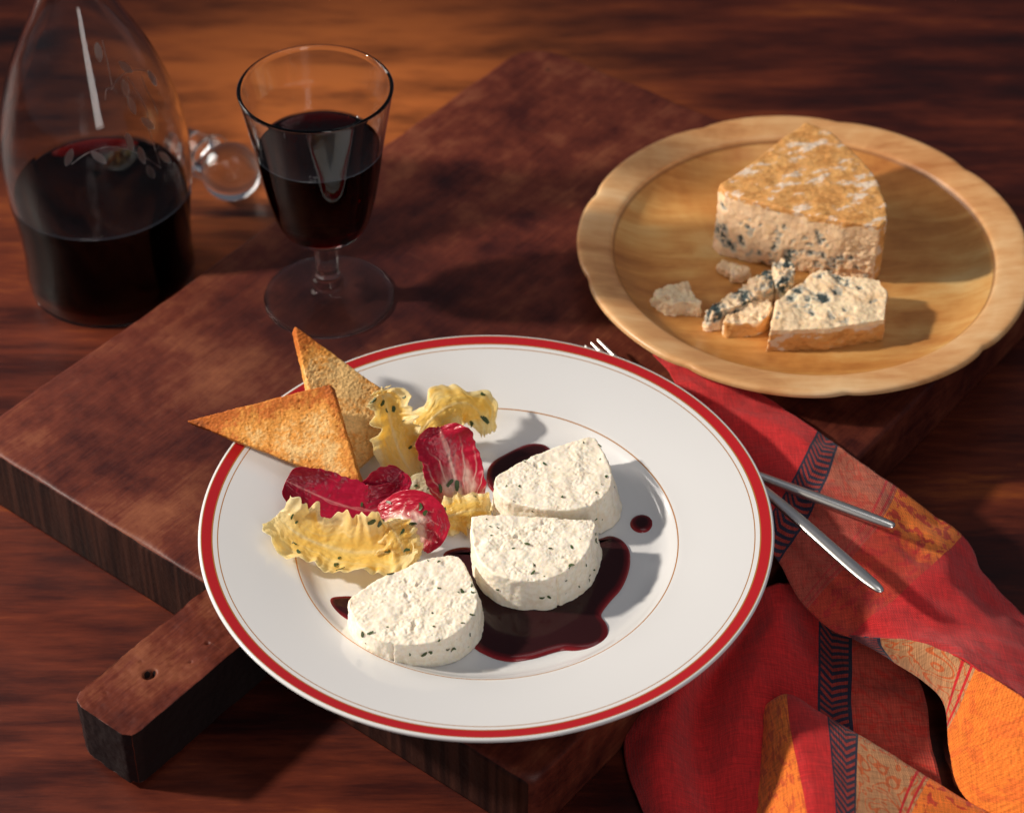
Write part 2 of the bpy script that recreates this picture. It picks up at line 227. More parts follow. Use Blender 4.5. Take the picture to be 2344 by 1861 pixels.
def mat_glass(name='clear_glass', rough=0.0, tint=(.97, .98, .98), ior=1.40):
    a = M(name); a.set(Base__Color=tint, Roughness=rough, IOR=ior); a.b.inputs['Transmission Weight'].default_value = 1.0; return a.m
def mat_glass_wet():
    # inner glass wall where it touches the wine: index of glass relative to wine
    a = M('glass_against_wine'); a.set(Base__Color=(1, 1, 1), Roughness=0.0, IOR=1.02); a.b.inputs['Transmission Weight'].default_value = 1.0; return a.m
def mat_wine(level):
    # only the free surface refracts; the side is already bent by the wet glass wall
    a = M('red_wine'); z = a.sep(a.obj())[2]
    ior = a.math('ADD', 1.0, a.math('MULTIPLY', a.math('GREATER_THAN', z, level), .34))
    a.set(Base__Color=(1, 1, 1), Roughness=0.0, IOR=ior); a.b.inputs['Transmission Weight'].default_value = 1.0
    v = a.n('ShaderNodeVolumeAbsorption', Color=(.86, .03, .07), Density=750.0)
    a.t.links.new(v.outputs[0], a.out.inputs['Volume']); return a.m
def mat_woodplate():
    a = M('pale_turned_wood'); o = a.obj()
    v1 = a.mapping(o, (14, 60, 14), rot=(0, 0, .45)); n1 = a.noise(v1, 1.0, 5, .6, .5); n2 = a.noise(o, 17, 4, .6, .6)
    n3 = a.noise(a.mapping(o, (60, 420, 60), rot=(0, 0, .45)), 1.0, 3, .6); n4 = a.noise(o, 40, 4, .6)
    f = a.math('ADD', a.math('MULTIPLY', n1, .45), a.math('ADD', a.math('MULTIPLY', n2, .42), a.math('ADD', a.math('MULTIPLY', n3, .10), a.math('MULTIPLY', n4, .12))))
    s = a.sep(o); r = a.math('MULTIPLY', a.math('SQRT', a.math('ADD', a.math('MULTIPLY', s[0], s[0]), a.math('MULTIPLY', s[1], s[1]))), 100.0)
    ci = a.ramp(f, [(.42, (.34, .12, .028)), (.52, (.52, .225, .058)), (.60, (.62, .325, .10)), (.70, (.70, .45, .18))])
    co = a.ramp(f, [(.42, (.46, .20, .075)), (.54, (.66, .37, .175)), (.70, (.80, .55, .33))])
    c = a.mix(a.math('MULTIPLY', a.math('GREATER_THAN', r, 10.2), .6), ci, co)
    ring = a.math('MULTIPLY', a.math('GREATER_THAN', r, 10.13), a.math('LESS_THAN', r, 10.26)); c = a.mix(a.math('MULTIPLY', ring, .6), c, (.18, .07, .025))
    a.set(Base__Color=c, Roughness=.33, Normal=a.bump(a.math('ADD', n3, n1), .12, .0006)); a.b.inputs['Specular IOR Level'].default_value = .4
    return a.m
def mat_napkin():
    a = M('woven_napkin'); uv = a.n('ShaderNodeUVMap', _uv_map='UVMap').outputs[0]; s = a.sep(uv); U, V = s[0], s[1]
    red, navy = (.62, .020, .022), (.022, .020, .045)
    grey, orange = (.56, .27, .12), (.95, .22, .026)
    def rng(lo, hi): return a.math('MULTIPLY', a.math('GREATER_THAN', U, lo), a.math('LESS_THAN', U, hi))
    p3 = a.comb(U, V, 0.0)
    nz = a.noise(p3, .55, 2, .5, 1.2)
    # paisley scrolls: contour lines of a smooth field
    ln = a.math('ABSOLUTE', a.math('SUBTRACT', a.math('FRACT', a.math('MULTIPLY', nz, 7.0)), .5))
    scroll = a.ramp(ln, [(.10, 1.0), (.16, 0.0)])
    gcol = a.mix(scroll, grey, (.60, .13, .035))
    stripes = a.math('GREATER_THAN', a.math('SINE', a.math('MULTIPLY', U, 16.0)), .55)
    gcol = a.mix(a.math('MULTIPLY', stripes, rng(3.7, 4.6)), gcol, red)
    blo = a.noise(p3, 1.7, 3, .6, .4); blos = a.ramp(blo, [(.54, 0.0), (.57, 1.0)])
    bw = a.math('SUBTRACT', .85, a.math('MULTIPLY', a.math('MULTIPLY', a.math('GREATER_THAN', V, 11.0), a.math('LESS_THAN', V, 19.5)), .6))
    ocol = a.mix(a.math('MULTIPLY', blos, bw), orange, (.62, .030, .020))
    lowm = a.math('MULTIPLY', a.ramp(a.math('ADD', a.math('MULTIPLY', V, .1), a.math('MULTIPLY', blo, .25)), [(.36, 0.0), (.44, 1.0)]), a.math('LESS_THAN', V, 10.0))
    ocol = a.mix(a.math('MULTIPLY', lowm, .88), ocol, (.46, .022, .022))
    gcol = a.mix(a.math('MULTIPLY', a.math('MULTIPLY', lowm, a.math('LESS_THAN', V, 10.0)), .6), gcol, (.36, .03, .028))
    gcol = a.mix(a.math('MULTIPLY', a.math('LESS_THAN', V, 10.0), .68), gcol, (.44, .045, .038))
    gcol = a.mix(a.math('MULTIPLY', a.math('GREATER_THAN', V, 35.0), .8), gcol, red)
    # chevron band
    zz = a.math('ADD', a.math('MULTIPLY', V, 2.6), a.math('MULTIPLY', a.math('ABSOLUTE', a.math('SUBTRACT', U, .65)), 2.4))
    chev = a.math('GREATER_THAN', a.math('FRACT', zz), .52)
    chev = a.math('MULTIPLY', chev, rng(.12, 1.18))
    ncol = a.mix(chev, navy, (.34, .035, .028))
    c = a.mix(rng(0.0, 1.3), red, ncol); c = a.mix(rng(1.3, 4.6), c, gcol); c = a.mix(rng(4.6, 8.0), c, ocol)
    c = a.mix(rng(-40.0, -14.0), c, a.mix(a.math('MULTIPLY', blos, .6), orange, (.55, .05, .02)))
    wv = a.math('MULTIPLY', a.math('SINE', a.math('MULTIPLY', a.math('ADD', U, V), 42.0)), a.math('SINE', a.math('MULTIPLY', a.math('SUBTRACT', U, V), 42.0)))
    wr = a.noise(a.obj(), 60, 4, .6)
    c = a.mix(.25, c, a.mix(1.0, c, a.ramp(wv, [(0.0, .55), (1.0, 1.4)]), 'MULTIPLY'))
    ob = a.obj(); slub = a.math('ADD', a.math('MULTIPLY', a.noise(a.mapping(ob, (110, 1500, 110), rot=(0, 0, .6)), 1.0, 3, .6), .5), a.math('MULTIPLY', a.noise(a.mapping(ob, (1500, 110, 110), rot=(0, 0, .6)), 1.0, 3, .6), .5))
    c = a.mix(.55, c, a.mix(1.0, c, a.ramp(slub, [(.36, .35), (.64, 1.5)]), 'MULTIPLY'))
    a.set(Base__Color=c, Roughness=.8, Normal=a.bump(a.math('ADD', a.math('MULTIPLY', wv, .25), a.math('ADD', wr, slub)), .45, .0014))
    a.b.inputs['Sheen Weight'].default_value = .15; a.b.inputs['Specular IOR Level'].default_value = .2
    return a.m

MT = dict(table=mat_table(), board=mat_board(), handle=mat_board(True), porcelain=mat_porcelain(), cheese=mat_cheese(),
          toast=mat_vcol('toasted_bread', .7, [(700, 1.0), (1600, .6)], spec=.25, var=.42, vscale=700),
          blue=mat_vcol('blue_cheese', .55, [(260, 1.0), (800, .5)], sss=.2, var=.18, vscale=240),
          lettuce=mat_leaf('pale_lettuce', .36, .55), radicchio=mat_leaf('radicchio', .34, .25),
          herb=mat_simple('chopped_herb', (.040, .070, .016), .45), sauce=mat_sauce(), glass=mat_glass(), wet=mat_glass_wet(),
          thin=mat_glass('thin_glass', 0.0, (.97, .98, .98), 1.35), smoky=mat_glass('smoky_glass', 0.0, (.85, .84, .84)), etch=mat_glass('etched_glass', .38, (.86, .86, .86)),
          woodplate=mat_woodplate(), napkin=mat_napkin(), steel=mat_simple('polished_steel', (.84, .81, .76), .30, 1.0),
          droplet=mat_glass('dressing_droplet', .02, (.99, .97, .9)))

# ------------------------------------------------------------------ mesh helpers
def mesh(name, V, F, mat, parent=None, smooth=True, scale=CM, loc=None):
    me = bpy.data.meshes.new(name)
    me.from_pydata([(v[0]*scale, v[1]*scale, v[2]*scale) for v in V], [], F); me.validate(); me.update()
    if smooth: me.polygons.foreach_set('use_smooth', [True]*len(me.polygons))
    o = bpy.data.objects.new(name, me); col.objects.link(o); me.materials.append(mat)
    if loc: o.location = [c*CM for c in loc]
    if parent: o.parent = parent
    return o
def empty(name, loc=(0, 0, 0), rz=0):
    o = bpy.data.objects.new(name, None); col.objects.link(o); o.location = [c*CM for c in loc]; o.rotation_euler = (0, 0, rz)
    o.empty_display_size = .02; return o
def tag(o, label=None, cat=None, group=None, kind=None):
    if label: o['label'] = label
    if cat: o['category'] = cat
    if group: o['group'] = group
    if kind: o['kind'] = kind
    return o
def lathe(prof, n=160, closed=False, rmod=None):
    V, F = [], []; m = len(prof)
    for i in range(n):
        a = 2*math.pi*i/n
        for k, (r, z) in enumerate(prof):
            rr = rmod(r, z, a) if rmod else r
            V.append((rr*math.cos(a), rr*math.sin(a), z))
    for i in range(n):
        j = (i+1) % n
        for k in range(m if closed else m-1):
            l = (k+1) % m
            q = (i*m+k, j*m+k, j*m+l, i*m+l)
            F.append(q)
    return V, F
def wet_faces(o, level, inner_r):
    # give the inner wall below the wine level the wet material
    o.data.materials.append(MT['wet'])
    for p in o.data.polygons:
        c = p.center/CM; r = math.hypot(c.x, c.y)
        if c.z < level and inner_r(c.z) is not None and r < inner_r(c.z) + .06: p.material_index = 1
def smooth_prof(P, sub=6):
    return cr(P, sub)
def cr(P, sub=8, closed=False):
    """Catmull-Rom through points of any dimension"""
    n = len(P); out = []; d = len(P[0])
    rngi = range(n if closed else n-1)
    for i in rngi:
        if closed: p0, p1, p2, p3 = P[(i-1) % n], P[i], P[(i+1) % n], P[(i+2) % n]
        else: p0, p1, p2, p3 = P[max(i-1, 0)], P[i], P[i+1], P[min(i+2, n-1)]
        for s in range(sub):
            t = s/sub; t2, t3 = t*t, t*t*t
            out.append(tuple(.5*((2*p1[k]) + (p2[k]-p0[k])*t + (2*p0[k]-5*p1[k]+4*p2[k]-p3[k])*t2 + (3*p1[k]-p0[k]-3*p2[k]+p3[k])*t3) for k in range(d)))
    if not closed: out.append(tuple(P[-1]))
    return out
def tube(pts, r, seg=8, cap=True):
    """sweep a circle of radius r (number or list) along points"""
    V, F = [], []; n = len(pts); P = [Vector(p) for p in pts]
    up = Vector((0, 0, 1)); last = None
    for i in range(n):
        t = (P[min(i+1, n-1)] - P[max(i-1, 0)]).normalized()
        if last is None:
            x = t.cross(up) if abs(t.dot(up)) < .95 else t.cross(Vector((1, 0, 0)))
        else: x = last - t*last.dot(t)
        x.normalize(); last = x; y = t.cross(x)
        rr = r[i] if isinstance(r, (list, tuple)) else r
        for k in range(seg):
            a = 2*math.pi*k/seg; V.append(tuple(P[i] + x*(rr*math.cos(a)) + y*(rr*math.sin(a))))
    for i in range(n-1):
        for k in range(seg):
            l = (k+1) % seg; F.append((i*seg+k, i*seg+l, (i+1)*seg+l, (i+1)*seg+k))
    if cap: F.append(tuple(reversed(range(seg)))); F.append(tuple((n-1)*seg+k for k in range(seg)))
    return V, F
def bake(o):
    dg = bpy.context.evaluated_depsgraph_get(); dg.update()
    me = bpy.data.meshes.new_from_object(o.evaluated_get(dg)); old = o.data
    o.modifiers.clear(); o.data = me; bpy.data.meshes.remove(old); return o
def fractal(p, s, octv=4, H=.9): return noise.fractal(Vector(p)*s, H, 2.1, octv)
def voxel_solid(name, V, F, mat, voxel, disp, parent=None, color=None, smooth=True):
    """closed rough solid: voxel remesh, then move every vertex along its normal by disp(co, no) in cm"""
    o = mesh(name, V, F, mat, parent)
    bm = bmesh.new(); bm.from_mesh(o.data); bmesh.ops.recalc_face_normals(bm, faces=bm.faces); bm.to_mesh(o.data); bm.free()
    md = o.modifiers.new('r', 'REMESH'); md.mode = 'VOXEL'; md.voxel_size = voxel*CM; md.use_smooth_shade = smooth
    bake(o); me = o.data; me.materials.clear(); me.materials.append(mat)
    vs = me.vertices; cols = []
    co = [Vector(v.co)/CM for v in vs]; no = [Vector(v.normal) for v in vs]
    for i in range(len(co)):
        d = disp(co[i], no[i]); p = co[i] + no[i]*d
        if color: cols.append(color(co[i], no[i], d))
        vs[i].co = p*CM
    me.update()
    if color:
        at = me.color_attributes.new('Col', 'FLOAT_COLOR', 'POINT')
        at.data.foreach_set('color', [c for q in cols for c in (q[0], q[1], q[2], 1.0)])
    me.polygons.foreach_set('use_smooth', [smooth]*len(me.polygons))
    return o
def prism(bot, z0, top, z1, mids=()):
    """closed solid between two outlines with the same number of points"""
    n = len(bot); V = [(*p, z0) for p in bot] + [(*p, z1) for p in top]
    F = [tuple(reversed(range(n))), tuple(range(n, 2*n))]
    for i in range(n):
        j = (i+1) % n; F.append((i, j, n+j, n+i))
    return V, F
def lerp(a, b, t): return a + (b-a)*t
def mixc(a, b, t): t = max(0, min(1, t)); return tuple(lerp(x, y, t) for x, y in zip(a, b))
def sstep(a, b, x):
    t = max(0, min(1, (x-a)/(b-a))); return t*t*(3-2*t)

# ================================================================== the setting
tb = mesh('table', [(-150, -120, 0), (150, -120, 0), (150, 180, 0), (-150, 180, 0)], [(0, 1, 2, 3)], MT['table'])
tag(tb, kind='structure')

# ================================================================== cutting board
BA = -0.6686
board = empty('cutting_board', (0.88, -14.24, 0), BA)
tag(board, 'old dark wooden cutting board with a square handle lying under the dinner plate', 'cutting board')
def round_rect(x0, x1, y0, y1, radii, n=9):
    out = []
    for (cx, cy, sx, sy, a0), r in zip(((x1, y0, -1, 1, -90), (x1, y1, -1, -1, 0), (x0, y1, 1, -1, 90), (x0, y0, 1, 1, 180)), radii):
        for i in range(n):
            a = math.radians(a0 + 90*i/(n-1)); out.append((cx+sx*r+r*math.cos(a), cy+sy*r+r*math.sin(a)))
    # subdivide long sides
    res = []
    for i, p in enumerate(out):
        q = out[(i+1) % len(out)]; d = math.dist(p, q); k = max(1, int(d/.5))
        for s in range(k): res.append((lerp(p[0], q[0], s/k), lerp(p[1], q[1], s/k)))
    return res
def slab_mesh(outline, z0, z1, bev, seed=0):
    """outline lifted into a plank with worn, uneven rounded edges"""
    n = len(outline); V, F = [], []
    nor = []
    for i in range(n):
        a, b = outline[i-1], outline[(i+1) % n]; d = Vector((b[0]-a[0], b[1]-a[1])).normalized(); nor.append((d.y, -d.x))
    rings = [(.0, z0), (.0, z0+bev*.3)]
    for k in range(5):
        a = math.pi/2*k/4; rings.append((bev*(1-math.cos(a)), z1-bev+bev*math.sin(a)))
    for ri, (ins, z) in enumerate(rings):
        for i, p in enumerate(outline):
            w = noise.noise(Vector((p[0]*.35+seed, p[1]*.35, 1.3))); w2 = noise.noise(Vector((p[0]*1.6, p[1]*1.6, 7+seed)))
            k = (1 + .9*w + .5*w2) if ri > 1 else 1; off = ins*max(.35, k) - .06*w2 if ri > 1 else 0
            zz = z if ri < 2 else z1 - (z1-z)*max(.35, k)
            V.append((p[0]-nor[i][0]*off, p[1]-nor[i][1]*off, zz))
    m = len(rings)
    for r in range(m-1):
        for i in range(n):
            j = (i+1) % n; F.append((r*n+i, r*n+j, (r+1)*n+j, (r+1)*n+i))
    F.append(tuple(reversed(range(n)))); F.append(tuple((m-1)*n+i for i in range(n)))
    return V, F
V, F = slab_mesh(round_rect(-36.07, 0, 0, 46.3, (1.0, 1.2, 2.6, 1.0)), 0.02, T, .38)
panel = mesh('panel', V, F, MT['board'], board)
hc = -36.07/2 + .55
hb = [(hc-1.95, .6), (hc-1.95, -8.3), (hc-1.7, -8.75), (hc-1.2, -8.95), (hc+1.4, -8.95), (hc+1.85, -8.7), (hc+1.95, -8.3), (hc+1.95, .6)]
ht = [(p[0], p[1]) for p in hb]
V, F = prism(hb, 0.3, ht, T-.1)
pits = [(hc-.15, -5.6, .24), (hc+.75, -3.9, .06), (hc+.6, -2.6, .07), (hc-1.0, -5.3, .06), (hc-.9, -7.6, .05)]
def hdisp(p, nn):
    d = .05*fractal(p, .6) + .02*fractal(p, 2.5)
    if nn.z > .5:
        for x, y, r in pits:
            q = math.hypot(p.x-x, (p.y-y)*.8)
            if q < r*1.6: d -= min(.45, r*1.8)*(1-sstep(r*.5, r*1.3, q))
    return d - .05
handle = voxel_solid('handle', V, F, MT['handle'], .075, hdisp, board)

# ================================================================== dinner plate
PX, PY = -1.2, -0.22
plate_prof = [(0, .62), (4, .60), (7.2, .60), (8.0, .66), (8.5, .86), (8.85, 1.12), (9.1, 1.26), (9.6, 1.40), (11.0, 1.78), (12.6, 2.19), (13.2, 2.33), (13.38, 2.36), (13.47, 2.33), (13.5, 2.26), (13.45, 2.17), (13.2, 2.05), (11.0, 1.42), (9.2, .90), (8.6, .55), (8.5, .25), (8.4, .05), (8.0, .03), (7.85, .25), (7.4, .32), (4, .34), (0, .34)]
V, F = lathe(smooth_prof(plate_prof, 5), 200)
plate = mesh('dinner_plate', V, F, MT['porcelain'], loc=(PX, PY, T))
tag(plate, 'white porcelain dinner plate with red and gold rim bands holding the cheese and salad', 'plate')

# ================================================================== herb bits
def herb_mesh(i):
    rnd = random.Random(i); L, Wd = rnd.uniform(.14, .36), rnd.uniform(.05, .15); n = 5; V, F = [], []
    b = rnd.uniform(-.35, .35); tw = rnd.uniform(-.6, .6)
    for k in range(n+1):
        t = k/n - .5; w = Wd*(.35+.65*math.cos(t*2.4))*rnd.uniform(.8, 1.2); yb = b*t*t*L*4
        a = tw*t
        V += [(t*L, yb-w/2*math.cos(a), -w/2*math.sin(a)+.02*rnd.random()), (t*L, yb+w/2*math.cos(a), w/2*math.sin(a)+.02*rnd.random()),
              (t*L, yb+w/2*math.cos(a), w/2*math.sin(a)+.035), (t*L, yb-w/2*math.cos(a), -w/2*math.sin(a)+.035)]
    for k in range(n):
        for s in range(4):
            u = (s+1) % 4; F.append((k*4+s, k*4+u, k*4+4+u, k*4+4+s))
    F += [(3, 2, 1, 0), (n*4, n*4+1, n*4+2, n*4+3)]
    me = bpy.data.meshes.new('herb_fleck'); me.from_pydata([(x*CM, y*CM, z*CM) for x, y, z in V], [], F); me.update()
    me.materials.append(MT['herb']); return me
HERBS = [herb_mesh(i) for i in range(7)]
def fleck(parent, p, nrm, size=1.0, rnd=random):
    o = bpy.data.objects.new('herb_fleck', rnd.choice(HERBS)); col.objects.link(o)
    q = Vector(nrm).to_track_quat('Z', 'Y').to_matrix().to_4x4() @ Matrix.Rotation(rnd.uniform(0, 6.28), 4, 'Z')
    o.matrix_world = Matrix.Translation(Vector(p)) @ q @ Matrix.Scale(size, 4)
    mw = o.matrix_world.copy(); o.parent = parent; o.matrix_parent_inverse = parent.matrix_world.inverted() if parent.matrix_world else Matrix()
    o.matrix_world = mw; return o
def scatter(o, pts, parent=None, size=(.5, 1.1), seed=1, d=(0, 0, -1)):
    rnd = random.Random(seed); bv = BVHTree.FromObject(o, bpy.context.evaluated_depsgraph_get())
    for (x, y, z, dx, dy, dz) in pts:
        hit, nn, _, _ = bv.ray_cast(Vector((x*CM, y*CM, z*CM)), Vector((dx, dy, dz)))
        if hit is None: continue
        if nn.dot(Vector((dx, dy, dz))) > 0: nn = -nn
        fleck(parent or o, hit + nn*.0001, nn, rnd.uniform(*size), rnd)

# ================================================================== herb cheese slices
slice_labels = ['half-round herb cheese slice at the back beside the small round sauce drop',
                'half-round herb cheese slice in the middle standing in the large sauce pool',
                'half-round herb cheese slice nearest the front rim of the dinner plate']
def make_slice(k, S):
    top = [tuple(p) for p in S['top']]; top = cr(top, 3, True); n = len(top)
    cx = sum(p[0] for p in top)/n; cy = sum(p[1] for p in top)/n; fx, fy = S['flare']
    bot = [(cx+(p[0]-cx)*(1+.5*fy/2.6)+(fx*.6 if p[0] > cx else fx*.15), cy+(p[1]-cy)*(1.02)+fy*.35) for p in top]
    if sum(top[i][0]*top[(i+1) % n][1]-top[(i+1) % n][0]*top[i][1] for i in range(n)) < 0: top.reverse(); bot.reverse()
    V, F = prism(bot, S['z0'], top, S['z0']+S['h'])
    ztop = S['z0']+S['h']; ca = [(-.25, 1.0), (.35, -1.0), (-.3, -1)][k]
    def disp(p, nn):
        q = Vector((p.x, p.y, p.z+k*9))
        d = .07*fractal(q, 1.3, 3)
        t = sstep(.3, .8, nn.z)
        amp = sstep(-.35, .45, noise.noise(q*.75)); cr_ = (.009+.028*amp)*fractal(q, 8.0, 5, .35) - .16*amp*max(0, noise.noise(q*2.4)-.36)/.5 + .03*max(0, noise.noise(q*3.3)-.2)
        d += cr_*lerp(.28, 1.0, t)
        # vertical cracks left in the side
        if nn.z < .6:
            ang = math.atan2(p.y-cy, p.x-cx)
            for a0 in ([-.75], [-1.05], [-2.0])[k]:
                g = abs(ang - a0 - .03*noise.noise(q*2))*2.6
                if g < .09: d -= .16*(1-g/.09)
        return d
    o = voxel_solid('herb_cheese_slice', V, F, MT['cheese'], .048, disp)
    tag(o, slice_labels[k], 'cheese slice', 'herb cheese slices on the dinner plate')
    rnd = random.Random(20+k); pts = []
    xs = [p[0] for p in top]; ys = [p[1] for p in top]
    tries = 0
    while len(pts) < 20 and tries < 400:
        tries += 1; x, y = rnd.uniform(min(xs), max(xs)), rnd.uniform(min(ys), max(ys))
        pts.append((x, y, ztop+3, 0, 0, -1))
    for i in range(9):
        a = rnd.uniform(-2.6, .4); z = S['z0'] + S['h']*rnd.uniform(.2, .9)
        pts.append((cx+6*math.cos(a), cy+6*math.sin(a), z, -math.cos(a), -math.sin(a), 0))
    scatter(o, pts, None, (.4, .95) if k != 2 else (.45, 1.25), 40+k)
    return o
slices = [make_slice(k, S) for k, S in enumerate(D['slices'])]

# ================================================================== sauce
def puddle(outline, z, hgt, w, label):
    P = cr([tuple(p) for p in outline], 5, True); n = len(P)
    if sum(P[i][0]*P[(i+1) % n][1]-P[(i+1) % n][0]*P[i][1] for i in range(n)) < 0: P.reverse()
    bm = bmesh.new(); vs = [bm.verts.new((p[0], p[1], 0)) for p in P]; f = bm.faces.new(vs); bm.normal_update()
    if f.normal.z < 0: f.normal_flip()
    base = list(bm.verts)
    dep = bm.verts.layers.float.new('Depth')
    lim = w; steps = [.12, .18, .25, .3, .35]
    prev = 0; cur = 0
    faces = [f]
    for i, s in enumerate(steps):
        bmesh.ops.inset_region(bm, faces=faces, thickness=s*w, depth=0, use_even_offset=True, use_boundary=True)
        cur += s
        x = min(1, cur/1.2); hz = hgt*math.sqrt(max(0, 1-(1-x)**2))
        for v in f.verts: v.co.z = hz; v[dep] = x
    for fc in bm.faces: fc.smooth = True
    # skirt to the plate
    for v in bm.verts: v.co = Vector((v.co.x, v.co.y, v.co.z+z))*CM
    me = bpy.data.meshes.new('sauce_puddle'); bm.to_mesh(me); bm.free(); me.materials.append(MT['sauce'])
    o = bpy.data.objects.new('sauce_puddle', me); col.objects.link(o)
    return tag(o, label, 'sauce', 'dark red wine sauce on the dinner plate')
SZ = T + .615
puddle(D['sauce']['main'], SZ, .16, .30, 'large dark red sauce pool spreading around the middle cheese slice')
puddle(D['sauce']['back'], SZ, .13, .26, 'dark sauce puddle showing behind the left end of the back cheese slice')
puddle(D['sauce']['drop'], SZ, .12, .26, 'single small round sauce drop on the right of the plate well')
puddle(D['sauce']['left'], SZ, .11, .24, 'small pointed red sauce puddle at the left of the front cheese slice')

# ================================================================== toast
toast_labels = ['golden brown toast triangle lying in front with its tip over the plate rim', 'paler toast triangle standing behind with its tip pointing up at the wine glass']
def make_toast(k, P):
    A, B, C = [Vector(p) for p in P]; nn = (B-A).cross(C-A).normalized()
    if nn.z < 0: nn = -nn
    th = .75
    E1, E2, E3 = (A, B), (B, C), (C, A)
    def edge_d(p, e):
        a, b = e; t = (b-a).normalized(); q = p-a; return (q - t*q.dot(t) - nn*q.dot(nn)).length
    loop = [A, B, C]
    if (B-A).cross(C-A).dot(nn) < 0: loop = [A, C, B]
    # round the corners a little
    out = []
    for i in range(3):
        p, q, r = loop[i], loop[i-1], loop[(i+1) % 3]; rad = .14
        out += [p+(q-p).normalized()*rad*1.4, p+((q-p).normalized()+(r-p).normalized())*rad*.35, p+(r-p).normalized()*rad*1.4]
    n = len(out); V = [tuple(p - nn*th) for p in out] + [tuple(p) for p in out]
    F = [tuple(reversed(range(n))), tuple(range(n, 2*n))] + [(i, (i+1) % n, n+(i+1) % n, n+i) for i in range(n)]
    def disp(p, no):
        f = no.dot(nn)
        q = p + Vector((k*11, 0, 0))
        d = .05*fractal(q, .8, 3) + .026*fractal(q, 10, 4, .4)
        pore = noise.noise(q*6.5); d -= .07*max(0, pore-.40)/.4
        # slight hollow of the crumb towards the middle
        if f > .6: d -= .05*sstep(.1, 1.2, min(edge_d(p, e) for e in (E1, E2, E3)))
        return d
    def color(p, no, d):
        q = p + Vector((k*11, 0, 0)); n1 = fractal(q, .9, 4); n2 = fractal(q, 5, 4, .5)
        e1, e2, e3 = edge_d(p, E1), edge_d(p, E2), edge_d(p, E3)
        if k == 0:
            br = 1.0*(1-sstep(.1, 1.7, e1)) + .75*(1-sstep(.05, .9, e2)) + .35*(1-sstep(.05, .5, e3)) + .55*(1-sstep(.5, 4.0, (p-A).length))
        else:
            br = .95*(1-sstep(.4, 3.4, (p-A).length)) + .25*(1-sstep(.05, .7, e1)) + .25*(1-sstep(.05, .5, e3)) - .15
        br += .42*n1 + .38*n2 + (.18 if d < -.05 else 0) + .12
        if k == 0: br += .1
        c = mixc((.78, .50, .20), (.68, .29, .055), sstep(0, .6, br)); c = mixc(c, (.46, .12, .016), sstep(.6, 1.4, br))
        return mixc(c, (.22, .055, .012), sstep(1.6, 2.4, br))
    o = voxel_solid('toast_triangle', V, F, MT['toast'], .055, disp, None, color)
    return tag(o, toast_labels[k], 'toast', 'toast triangles on the plate rim')
toasts = [make_toast(k, P) for k, P in enumerate(D['toast'])]

